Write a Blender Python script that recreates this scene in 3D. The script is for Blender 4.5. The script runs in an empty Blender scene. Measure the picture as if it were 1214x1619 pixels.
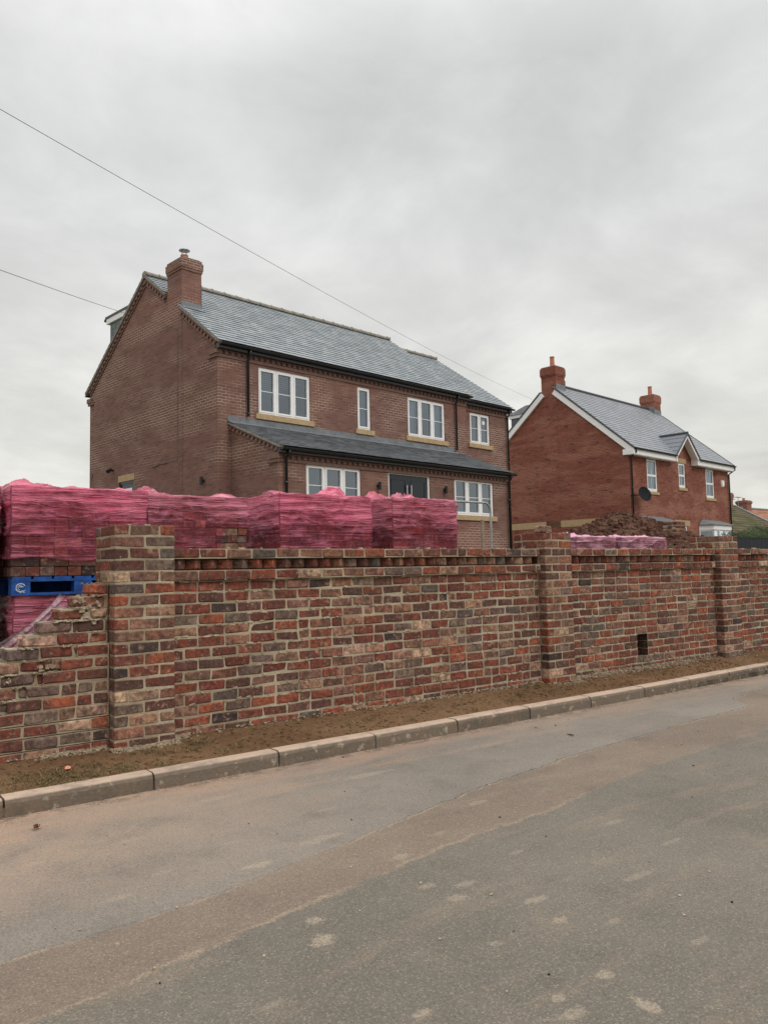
import bpy, math, random
from mathutils import Vector, Matrix, noise
R = math.radians
rnd = random.Random(7)
C = bpy.context.scene.collection
sc = bpy.context.scene

# ------------------------------------------------------------------ camera
cam = bpy.data.cameras.new('camera'); camo = bpy.data.objects.new('camera', cam); C.objects.link(camo)
cam.sensor_fit = 'VERTICAL'; cam.sensor_height = 24; cam.lens = 24 * 1243.1 / 1619
cam.clip_end = 3000; cam.clip_start = .05
YAW, PITCH, ROLL = R(52.9226), R(4.29875), R(-1.20444)
fh = Vector((math.cos(YAW), math.sin(YAW), 0)); rh = Vector((math.sin(YAW), -math.cos(YAW), 0)); up = Vector((0, 0, 1))
F = fh * math.cos(PITCH) + up * math.sin(PITCH)
U = -fh * math.sin(PITCH) + up * math.cos(PITCH)
R2 = rh * math.cos(ROLL) + U * math.sin(ROLL); U2 = -rh * math.sin(ROLL) + U * math.cos(ROLL)
camo.matrix_world = Matrix.Translation((0, 0, 1.3)) @ Matrix((R2, U2, -F)).transposed().to_4x4()
sc.camera = camo

# ------------------------------------------------------------------ sky, sun, exposure
sc.view_settings.view_transform = 'Standard'; sc.view_settings.look = 'None'
sc.view_settings.exposure = 0; sc.view_settings.gamma = 1
SUN_EL, SUN_AZ = R(46), R(-82)          # direction towards the sun: azimuth from +X
world = bpy.data.worlds.new('World'); sc.world = world; world.use_nodes = True
def sky_nodes():
    nt = world.node_tree; nt.nodes.clear(); N = nt.nodes.new; L = nt.links.new
    out = N('ShaderNodeOutputWorld')
    sky = N('ShaderNodeTexSky'); sky.sky_type = 'NISHITA'; sky.sun_disc = False
    sky.sun_elevation = SUN_EL; sky.sun_rotation = math.pi / 2 - SUN_AZ
    bg1 = N('ShaderNodeBackground'); bg1.inputs[1].default_value = .006; L(sky.outputs[0], bg1.inputs[0])
    tc = N('ShaderNodeTexCoord'); sep = N('ShaderNodeSeparateXYZ'); L(tc.outputs['Generated'], sep.inputs[0])
    def mt(op, a, b=None, c=None):
        n = N('ShaderNodeMath'); n.operation = op
        for i, x in enumerate((a, b, c)):
            if x is None: continue
            if isinstance(x, (int, float)): n.inputs[i].default_value = x
            else: L(x, n.inputs[i])
        return n.outputs[0]
    z = mt('MAXIMUM', sep.outputs[2], 0.0)
    d = mt('ADD', z, .27)
    cx = N('ShaderNodeCombineXYZ'); L(mt('DIVIDE', sep.outputs[0], d), cx.inputs[0]); L(mt('DIVIDE', sep.outputs[1], d), cx.inputs[1])
    def nz(scale, detail, dist, off, rough=.55):
        m = N('ShaderNodeMapping'); m.inputs['Location'].default_value = off; L(cx.outputs[0], m.inputs[0])
        n = N('ShaderNodeTexNoise'); n.inputs['Scale'].default_value = scale; n.inputs['Detail'].default_value = detail
        n.inputs['Distortion'].default_value = dist; n.inputs['Roughness'].default_value = rough; L(m.outputs[0], n.inputs[0]); return n.outputs[0]
    a = nz(1.0, 3, .1, (3.1, 1.7, 0)); b = nz(2.6, 8, .25, (8.3, 2.2, 0), .58)
    v = mt('ADD', mt('MULTIPLY', a, .42), mt('MULTIPLY', b, .58))
    ramp = N('ShaderNodeValToRGB'); L(v, ramp.inputs[0]); e = ramp.color_ramp.elements
    e[0].position = .38; e[0].color = (.60, .602, .595, 1)
    e[1].position = .62; e[1].color = (.82, .82, .81, 1)
    m2 = e.new(.49); m2.color = (.69, .692, .684, 1)
    # warm band close to the horizon
    hz = N('ShaderNodeMapRange'); L(z, hz.inputs[0]); hz.inputs[1].default_value = 0; hz.inputs[2].default_value = .42
    hz.inputs[3].default_value = 1; hz.inputs[4].default_value = 0
    wm = N('ShaderNodeMixRGB'); wm.blend_type = 'MULTIPLY'; L(hz.outputs[0], wm.inputs[0]); L(ramp.outputs[0], wm.inputs[1])
    wm.inputs[2].default_value = (1.07, 1.045, .965, 1)
    # an overcast dome is brighter towards the zenith
    zb = N('ShaderNodeMapRange'); L(z, zb.inputs[0]); zb.inputs[1].default_value = .55; zb.inputs[2].default_value = 1.0
    zb.inputs[3].default_value = 1.0; zb.inputs[4].default_value = 2.7
    bg2 = N('ShaderNodeBackground'); L(wm.outputs[0], bg2.inputs[0]); L(zb.outputs[0], bg2.inputs[1])
    add = N('ShaderNodeAddShader'); L(bg1.outputs[0], add.inputs[0]); L(bg2.outputs[0], add.inputs[1]); L(add.outputs[0], out.inputs[0])
sky_nodes()
sun = bpy.data.lights.new('sun', 'SUN'); sun.energy = .9; sun.angle = R(22); sun.color = (1, .96, .9)
suno = bpy.data.objects.new('sun', sun); C.objects.link(suno)
sd = Vector((math.cos(SUN_EL) * math.cos(SUN_AZ), math.cos(SUN_EL) * math.sin(SUN_AZ), math.sin(SUN_EL)))
suno.rotation_euler = sd.to_track_quat('Z', 'Y').to_euler(); suno.location = (0, -5, 30)

# ------------------------------------------------------------------ helpers
def lin(r, g, b, k=1.0):
    f = lambda c: ((c / 255) / 12.92 if c / 255 <= .04045 else ((c / 255 + .055) / 1.055) ** 2.4) * k
    return (min(f(r), .95), min(f(g), .95), min(f(b), .95), 1)

class NT:
    def __init__(s, name, rough=.8, spec=.3):
        s.m = bpy.data.materials.new(name); s.m.use_nodes = True; s.t = s.m.node_tree
        s.b = s.t.nodes['Principled BSDF']; s.b.inputs['Roughness'].default_value = rough
        s.b.inputs['Specular IOR Level'].default_value = spec
        s.out = s.t.nodes['Material Output']
    def N(s, k, **kw):
        n = s.t.nodes.new(k)
        for a, v in kw.items(): setattr(n, a, v)
        return n
    def L(s, a, b): s.t.links.new(a, b)
    def val(s, sock, x):
        if isinstance(x, (int, float, tuple)): sock.default_value = x
        else: s.L(x, sock)
    def math(s, op, a, b=0, c=None, clamp=False):
        n = s.N('ShaderNodeMath', operation=op, use_clamp=clamp); s.val(n.inputs[0], a); s.val(n.inputs[1], b)
        if c is not None: s.val(n.inputs[2], c)
        return n.outputs[0]
    def mix(s, f, a, b, mode='MIX'):
        n = s.N('ShaderNodeMixRGB', blend_type=mode); s.val(n.inputs[0], f); s.val(n.inputs[1], a); s.val(n.inputs[2], b); return n.outputs[0]
    def obj(s): return s.N('ShaderNodeTexCoord').outputs['Object']
    def uv(s): return s.N('ShaderNodeTexCoord').outputs['UV']
    def mapping(s, v, scale=(1, 1, 1), loc=(0, 0, 0), rot=(0, 0, 0)):
        n = s.N('ShaderNodeMapping'); s.L(v, n.inputs[0]); n.inputs['Scale'].default_value = scale
        n.inputs['Location'].default_value = loc; n.inputs['Rotation'].default_value = rot; return n.outputs[0]
    def noise(s, v, scale, detail=4, rough=.55, dist=0, w=None):
        n = s.N('ShaderNodeTexNoise')
        if w is not None: n.noise_dimensions = '4D'; s.val(n.inputs['W'], w)
        s.L(v, n.inputs['Vector']); n.inputs['Scale'].default_value = scale; n.inputs['Detail'].default_value = detail
        n.inputs['Roughness'].default_value = rough; n.inputs['Distortion'].default_value = dist
        return n.outputs[0]
    def rng(s, v, a, b, c=0., d=1., smooth=True):
        n = s.N('ShaderNodeMapRange'); 
        if smooth: n.interpolation_type = 'SMOOTHSTEP'
        s.L(v, n.inputs[0])
        for i, x in enumerate((a, b, c, d)): n.inputs[i + 1].default_value = x
        return n.outputs[0]
    def bump(s, h, strength=.5, dist=.01):
        n = s.N('ShaderNodeBump'); n.inputs['Strength'].default_value = strength; n.inputs['Distance'].default_value = dist
        s.L(h, n.inputs['Height']); s.L(n.outputs[0], s.b.inputs['Normal'])
    def col(s, c): s.val(s.b.inputs['Base Color'], c)

def mat_plain(name, c, rough=.6, var=.12, scale=6, metal=0, spec=.4, bump=0):
    t = NT(name, rough, spec); t.b.inputs['Metallic'].default_value = metal
    o = t.obj(); n = t.noise(o, scale, 5)
    dark = tuple(x * (1 - var) for x in c[:3]) + (1,); lt = tuple(min(x * (1 + var), 1) for x in c[:3]) + (1,)
    t.col(t.mix(t.rng(n, .3, .7), dark, lt))
    if bump: t.bump(t.noise(o, scale * 6, 4), .5, bump)
    return t.m

def mat_attr(name, rough=.85, spec=.25, kind='brick'):
    """colour per brick or slate from the mesh, weathering from noise that differs on each piece"""
    t = NT(name, rough, spec); a = t.N('ShaderNodeAttribute', attribute_name='tint'); o = t.obj()
    w = t.math('MULTIPLY', a.outputs['Alpha'], 37.0)
    if kind == 'brick':
        n1 = t.noise(o, 9, 5, .6, .4, w); n2 = t.noise(o, 30, 6, .7, .2, w); n3 = t.noise(o, 120, 3, .6); n4 = t.noise(o, 13, 4, .6, .6, t.math('ADD', w, 11.0))
        n5 = t.noise(o, 45, 5, .7, .5, t.math('ADD', w, 5.0))
        c = t.mix(t.rng(n1, .46, .60, 0, .62), a.outputs['Color'], lin(84, 66, 58, 1.3))
        c = t.mix(t.rng(n4, .56, .68, 0, .6), c, lin(168, 132, 112, 1.4))
        c = t.mix(t.rng(n2, .32, .68, .8, 0), c, lin(60, 40, 35, 1.1))
        c = t.mix(t.rng(n5, .56, .72, 0, .55), c, lin(176, 158, 138, 1.4))
        c = t.mix(t.rng(n3, .62, .76, 0, .22), c, lin(190, 175, 155, 1.4))
        t.col(c); t.bump(t.math('ADD', n2, t.math('MULTIPLY', n3, .4)), .8, .006)
    elif kind == 'slate':
        n1 = t.noise(t.mapping(o, (1, 3, 3)), 6, 5, .6, 0, w)
        c = t.mix(t.rng(n1, .35, .75, 0, .45), a.outputs['Color'], lin(120, 124, 126, 1.0))
        t.col(c); t.bump(n1, .3, .004)
    elif kind == 'tile':
        n1 = t.noise(o, 1.5, 5, .7, 0, w); c = t.mix(t.rng(n1, .4, .7, 0, .5), a.outputs['Color'], lin(76, 78, 52, 1.0)); t.col(c)
    elif kind == 'kerb':
        n1 = t.noise(o, 5, 6, .7); n2 = t.noise(o, 40, 5, .7); n3 = t.noise(o, 14, 5, .65)
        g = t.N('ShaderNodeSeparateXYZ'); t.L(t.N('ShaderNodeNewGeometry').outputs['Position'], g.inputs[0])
        c = t.mix(t.rng(n1, .35, .7), a.outputs['Color'], lin(124, 108, 93, 1.15))
        c = t.mix(t.rng(n2, .35, .8, .35, 0), c, lin(80, 74, 66, 1))
        c = t.mix(t.math('MULTIPLY', t.rng(n3, .56, .68), .5), c, lin(196, 182, 164, 1.0))
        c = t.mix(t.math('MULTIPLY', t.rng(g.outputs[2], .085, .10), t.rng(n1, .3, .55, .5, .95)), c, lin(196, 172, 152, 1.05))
        t.col(c); t.bump(t.math('ADD', n1, n2), .6, .008)
    return t.m

def mat_housebrick(name, c1, c2, mortar, dirty, patches, mscale=.6, rowh=.075, dark=None, pink=None):
    t = NT(name, .88, .2); uv = t.uv()
    br = t.N('ShaderNodeTexBrick'); t.L(uv, br.inputs['Vector'])
    br.inputs['Scale'].default_value = 1; br.inputs['Brick Width'].default_value = .225; br.inputs['Row Height'].default_value = rowh
    br.inputs['Mortar Size'].default_value = .0085; br.inputs['Mortar Smooth'].default_value = .3; br.inputs['Bias'].default_value = 0
    br.inputs['Color1'].default_value = (0, 0, 0, 1); br.inputs['Color2'].default_value = (1, 1, 1, 1); br.inputs['Mortar'].default_value = (.5, .5, .5, 1)
    o = t.obj()
    ow = t.mapping(o, (.7, .38, 1.5)); big = t.noise(ow, mscale, 3, .5); mid = t.noise(ow, 2.2, 4, .6); fine = t.noise(o, 35, 4, .6)
    bsel = br.outputs['Color']
    c = t.mix(bsel, c1, c2)
    if dark: c = t.mix(t.math('MULTIPLY', t.rng(t.noise(t.mapping(uv, (1.4, 5.5, 1)), 1.5, 3, .6), .56, .62), t.rng(bsel, .15, .5)), c, dark)
    c = t.mix(t.rng(fine, .3, .75, .3, 0), c, lin(60, 40, 38))
    c = t.mix(t.rng(mid, .45, .75, 0, .5), c, patches)
    if pink: c = t.mix(t.rng(big, .52, .6, 0, .25), c, pink)
    mc = t.mix(t.rng(t.noise(ow, mscale * 1.8, 5, .65), .44, .6), dirty, mortar)
    c = t.mix(br.outputs['Fac'], c, mc)
    t.col(c); t.bump(t.math('MULTIPLY', t.math('SUBTRACT', 1.0, br.outputs['Fac']), 1.0), .6, .006)
    return t.m

class MB:
    def __init__(s): s.v = []; s.f = []; s.c = []; s.col = (1, 1, 1, 1)
    def add(s, vs, fs, col=None):
        n = len(s.v); s.v += [tuple(p) for p in vs]; s.f += [tuple(i + n for i in f) for f in fs]; s.c += [col or s.col] * len(vs)
    def box(s, x0, x1, y0, y1, z0, z1, col=None):
        s.add([(x0, y0, z0), (x1, y0, z0), (x1, y1, z0), (x0, y1, z0), (x0, y0, z1), (x1, y0, z1), (x1, y1, z1), (x0, y1, z1)],
              [(0, 3, 2, 1), (4, 5, 6, 7), (0, 1, 5, 4), (1, 2, 6, 5), (2, 3, 7, 6), (3, 0, 4, 7)], col)
    def obox(s, c, ax, ay, az, hx, hy, hz, col=None, j=0):
        c = Vector(c); vs = []
        for sx, sy, sz in ((-1, -1, -1), (1, -1, -1), (1, 1, -1), (-1, 1, -1), (-1, -1, 1), (1, -1, 1), (1, 1, 1), (-1, 1, 1)):
            p = c + ax * hx * sx + ay * hy * sy + az * hz * sz
            if j: p += Vector((rnd.uniform(-j, j), rnd.uniform(-j, j), rnd.uniform(-j, j)))
            vs.append(p)
        s.add(vs, [(0, 3, 2, 1), (4, 5, 6, 7), (0, 1, 5, 4), (1, 2, 6, 5), (2, 3, 7, 6), (3, 0, 4, 7)], col)
    def bar(s, p0, p1, w, h, upv=(0, 0, 1), col=None):
        p0 = Vector(p0); p1 = Vector(p1); ax = (p1 - p0); l = ax.length; ax.normalize(); upv = Vector(upv)
        ay = upv.cross(ax).normalized(); az = ax.cross(ay)
        s.obox((p0 + p1) / 2, ax, ay, az, l / 2, w / 2, h / 2, col)
    def brick(s, c, hx, hy, hz, rot=0, col=None, j=.002, ch=.006):
        """a worn brick: chamfered box whose corners are each a little off"""
        ca, sa = math.cos(rot), math.sin(rot); vs = []; fs = []
        idx = {}
        for sx in (-1, 1):
            for sy in (-1, 1):
                for sz in (-1, 1):
                    k = ch * rnd.uniform(.5, 2.0)
                    J = [rnd.uniform(-j, j) for _ in range(3)]
                    for a in range(3):
                        p = [sx * (hx - (0 if a == 0 else k)) + J[0], sy * (hy - (0 if a == 1 else k)) + J[1], sz * (hz - (0 if a == 2 else k)) + J[2]]
                        idx[(sx, sy, sz, a)] = len(vs)
                        vs.append((c[0] + p[0] * ca - p[1] * sa, c[1] + p[0] * sa + p[1] * ca, c[2] + p[2]))
        g = lambda sx, sy, sz, a: idx[(sx, sy, sz, a)]
        for q in (-1, 1):
            L = [(q, -1, -1, 0), (q, 1, -1, 0), (q, 1, 1, 0), (q, -1, 1, 0)]; fs.append([g(*e) for e in (L if q > 0 else L[::-1])])
            L = [(-1, q, -1, 1), (-1, q, 1, 1), (1, q, 1, 1), (1, q, -1, 1)]; fs.append([g(*e) for e in (L if q > 0 else L[::-1])])
            L = [(-1, -1, q, 2), (1, -1, q, 2), (1, 1, q, 2), (-1, 1, q, 2)]; fs.append([g(*e) for e in (L if q > 0 else L[::-1])])
        for a1, a2, ax in ((0, 1, 2), (1, 2, 0), (0, 2, 1)):
            for s1 in (-1, 1):
                for s2 in (-1, 1):
                    def k(t, a):
                        v = [0, 0, 0]; v[a1] = s1; v[a2] = s2; v[ax] = t; return g(v[0], v[1], v[2], a)
                    q = [k(-1, a1), k(1, a1), k(1, a2), k(-1, a2)]
                    fs.append(q if s1 * s2 * (1 if (a1, a2) != (0, 2) else -1) < 0 else q[::-1])
        for sx in (-1, 1):
            for sy in (-1, 1):
                for sz in (-1, 1):
                    q = [g(sx, sy, sz, 0), g(sx, sy, sz, 1), g(sx, sy, sz, 2)]
                    fs.append(q if sx * sy * sz > 0 else q[::-1])
        s.add(vs, fs, col)
    def tube(s, pts, r, n=8, col=None, cap=True):
        pts = [Vector(p) for p in pts]; rings = []; vs = []
        prev = None
        for i, p in enumerate(pts):
            d = (pts[min(i + 1, len(pts) - 1)] - pts[max(i - 1, 0)]).normalized()
            ref = prev if prev is not None else (Vector((0, 0, 1)) if abs(d.z) < .9 else Vector((1, 0, 0)))
            a = (ref - d * ref.dot(d)).normalized(); prev = a; b = d.cross(a)
            rr = r[i] if isinstance(r, (list, tuple)) else r
            for k in range(n):
                t = 2 * math.pi * k / n; vs.append(p + (a * math.cos(t) + b * math.sin(t)) * rr)
        fs = []
        for i in range(len(pts) - 1):
            for k in range(n):
                k2 = (k + 1) % n; fs.append((i * n + k, i * n + k2, (i + 1) * n + k2, (i + 1) * n + k))
        if cap: fs.append(tuple(range(n))[::-1]); fs.append(tuple((len(pts) - 1) * n + k for k in range(n)))
        s.add(vs, fs, col)
    def grid(s, nu, nv, fn, col=None, close=False):
        vs = [fn(i / (nu - (0 if close else 1)), k / (nv - 1)) for k in range(nv) for i in range(nu)]
        fs = []
        for k in range(nv - 1):
            for i in range(nu if close else nu - 1):
                i2 = (i + 1) % nu; fs.append((k * nu + i, k * nu + i2, (k + 1) * nu + i2, (k + 1) * nu + i))
        s.add(vs, fs, col)
    def build(s, name, mat, parent=None, smooth=False, uvfn=None):
        me = bpy.data.meshes.new(name); me.from_pydata(s.v, [], s.f); me.update()
        ca = me.color_attributes.new('tint', 'FLOAT_COLOR', 'POINT')
        flat = [x for c in s.c for x in c]; ca.data.foreach_set('color', flat)
        uvl = me.uv_layers.new(name='UVMap'); data = []
        for p in me.polygons:
            n = p.normal
            for vi in p.vertices:
                co = me.vertices[vi].co
                if uvfn: data += list(uvfn(vi, co))
                elif abs(n.z) > .85: data += [co.x, co.y]
                elif abs(n.y) > abs(n.x): data += [co.x, co.z]
                else: data += [co.y + .1, co.z]
        uvl.data.foreach_set('uv', data)
        if smooth: me.polygons.foreach_set('use_smooth', [True] * len(me.polygons))
        me.materials.append(mat)
        o = bpy.data.objects.new(name, me); C.objects.link(o)
        if parent: o.parent = parent
        return o

def tag(o, label=None, cat=None, group=None, kind=None):
    if label: o['label'] = label
    if cat: o['category'] = cat
    if group: o['group'] = group
    if kind: o['kind'] = kind
    return o
def thing(name, label, cat, loc=(0, 0, 0), rz=0, group=None):
    o = bpy.data.objects.new(name, None); C.objects.link(o); o.location = loc; o.rotation_euler = (0, 0, rz); o.empty_display_size = .2
    return tag(o, label, cat, group)
def fbm(x, y, z=0, o=4):
    s = 0; a = 1; t = 0
    for _ in range(o):
        s += a * noise.noise((x, y, z)); t += a; a *= .5; x *= 2.03; y *= 2.03; z *= 2.03
    return s / t

# ------------------------------------------------------------------ materials
M_brick = mat_attr('reclaimed_brick')
M_slate = mat_attr('slate', .42, .5, 'slate')
M_tile = mat_attr('concrete_tile', .95, .1, 'tile')
M_kerb = mat_attr('kerb_concrete', .9, .2, 'kerb')
def mk_mortar():
    t = NT('mortar', .95, .1); o = t.obj(); n = t.noise(o, 4, 5); n2 = t.noise(o, 60, 4, .7)
    c = t.mix(t.rng(n, .35, .65), lin(142, 128, 108, 1.3), lin(166, 155, 134, 1.38))
    c = t.mix(t.rng(n2, .3, .7, .4, 0), c, lin(100, 88, 72, 1.3)); t.col(c); t.bump(n2, .8, .006); return t.m
M_mortar = mk_mortar()
M_hb1 = mat_housebrick('brown_house_brick', lin(107, 80, 72, 1.3), lin(126, 96, 87, 1.3), lin(172, 150, 134, 1.25), lin(118, 88, 79, 1.3), lin(130, 108, 98, 1.3), .32, pink=lin(146, 98, 87, 1.3))
M_hb2 = mat_housebrick('red_house_brick', lin(122, 73, 61, 1.33), lin(140, 87, 72, 1.33), lin(164, 128, 112, 1.3), lin(104, 66, 56, 1.2), lin(140, 86, 70, 1.35), .4, dark=lin(74, 52, 48, 1.1))
M_hb3 = mat_housebrick('far_house_brick', lin(120, 80, 68, 1.4), lin(140, 95, 82, 1.4), lin(150, 130, 115, 1.3), lin(116, 88, 80, 1.5), lin(122, 100, 90, 1.4), .5)
M_stone = mat_plain('sandstone', lin(172, 148, 114, 1.1), .85, .12, 8, bump=.002)
M_white = mat_plain('white_upvc', (.92, .92, .92, 1), .35, .03, 3)
M_black = mat_plain('black_plastic', (.018, .019, .022, 1), .35, .2, 5, spec=.5)
M_lead = mat_plain('lead_flashing', lin(112, 116, 120, 1.1), .5, .2, 5, spec=.5)
M_verge = mat_plain('verge_mortar', lin(136, 130, 120, 1.15), .9, .2, 10, bump=.004)
M_dent = mat_plain('dentil_brick', lin(112, 88, 80, 1.3), .9, .2, 20, bump=.003)
M_terra = mat_plain('terracotta', lin(176, 110, 88, 1.15), .8, .12, 6)
M_steel = mat_plain('galvanised_steel', (.38, .39, .4, 1), .45, .15, 12, metal=.7)
M_stake = mat_plain('weathered_timber', lin(128, 112, 98, 1.3), .9, .2, 12, bump=.003)
M_door = mat_plain('dark_door_paint', (.013, .016, .026, 1), .3, .1, 4, spec=.5)
M_room = mat_plain('room_wall', (.16, .16, .165, 1), .9, .1, 2)
M_fabric = mat_plain('curtain_fabric', (.55, .58, .62, 1), .9, .08, 8)
M_cable = mat_plain('cable_sheath', (.10, .10, .10, 1), .6, .1, 3)
M_lamp = mat_plain('lamp_case', (.02, .02, .024, 1), .4, .1, 6)
M_bluewood = mat_plain('blue_painted_wood', (.012, .075, .30, 1), .7, .35, 14, bump=.003)
M_paint = mat_plain('stencil_paint', (.55, .62, .7, 1), .8, .15, 30)
def mk_glass():
    t = NT('window_glass'); t.t.nodes.remove(t.b)
    g = t.N('ShaderNodeBsdfGlossy'); g.inputs['Roughness'].default_value = .015; g.inputs['Color'].default_value = (.80, .90, 1, 1)
    tr = t.N('ShaderNodeBsdfTransparent'); tr.inputs['Color'].default_value = (.62, .72, .80, 1)
    lw = t.N('ShaderNodeFresnel'); lw.inputs[0].default_value = 1.6
    f = t.math('ADD', t.math('MULTIPLY', lw.outputs[0], .9), .17, clamp=True)
    mx = t.N('ShaderNodeMixShader'); t.L(f, mx.inputs[0]); t.L(tr.outputs[0], mx.inputs[1]); t.L(g.outputs[0], mx.inputs[2]); t.L(mx.outputs[0], t.out.inputs[0])
    return t.m
M_glass = mk_glass()

# ------------------------------------------------------------------ ground
def gz(x, y):
    """lie of the land: verge level at the wall, up to the raised house plots behind"""
    t = min(max((y - 6.9) / 7.5, 0), 1); t = t * t * (3 - 2 * t)
    k = min(max((x - 2.42) / .05, 0), 1) * min(max((y - 6.1) / .35, 0), 1)      # made-up ground behind the wall
    return .14 + (1.54 - 1.02 * k) * t + 1.02 * k
def mk_soil(name, a, b, c3):
    t = NT(name, .97, .1); o = t.obj(); n = t.noise(o, 1.1, 5, .6); n2 = t.noise(o, 14, 6, .7); n3 = t.noise(o, 90, 4, .7)
    c = t.mix(t.rng(n, .35, .65), a, b); c = t.mix(t.rng(n2, .45, .75, 0, .7), c, c3); c = t.mix(t.rng(n3, .3, .7, .45, 0), c, lin(60, 46, 34))
    t.col(c); t.bump(t.math('ADD', n2, t.math('MULTIPLY', n3, .5)), 1, .02); return t.m
M_soil = mk_soil('verge_soil', lin(106, 80, 58, 1.25), lin(126, 98, 73, 1.25), lin(142, 114, 86, 1.2))
M_plot = mk_soil('plot_soil', lin(96, 80, 60, 1.2), lin(84, 86, 56, 1.1), lin(110, 96, 74, 1.1))
m = MB()
xs = [-900, -300, -80, -30, -12, -6, -3, 0, 1.5, 2.42, 2.47, 3, 6, 9, 12, 16, 20, 26, 34, 44, 60, 90, 300, 900]
ys = [5.5, 6.1, 6.45, 6.6, 7.2, 7.9, 8.6, 9.4, 10.2, 11, 12, 13, 14, 15.2, 17, 20, 26, 34, 50, 80, 300, 1200]
m.grid(len(xs), len(ys), lambda a, b: (xs[round(a * (len(xs) - 1))], ys[round(b * (len(ys) - 1))], gz(xs[round(a * (len(xs) - 1))], ys[round(b * (len(ys) - 1))])))
tag(m.build('ground', M_plot, smooth=True), kind='structure')
m = MB(); m.box(-900, 900, -900, -3.2, -.5, .05); tag(m.build('far_verge', M_plot), kind='structure')

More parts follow.
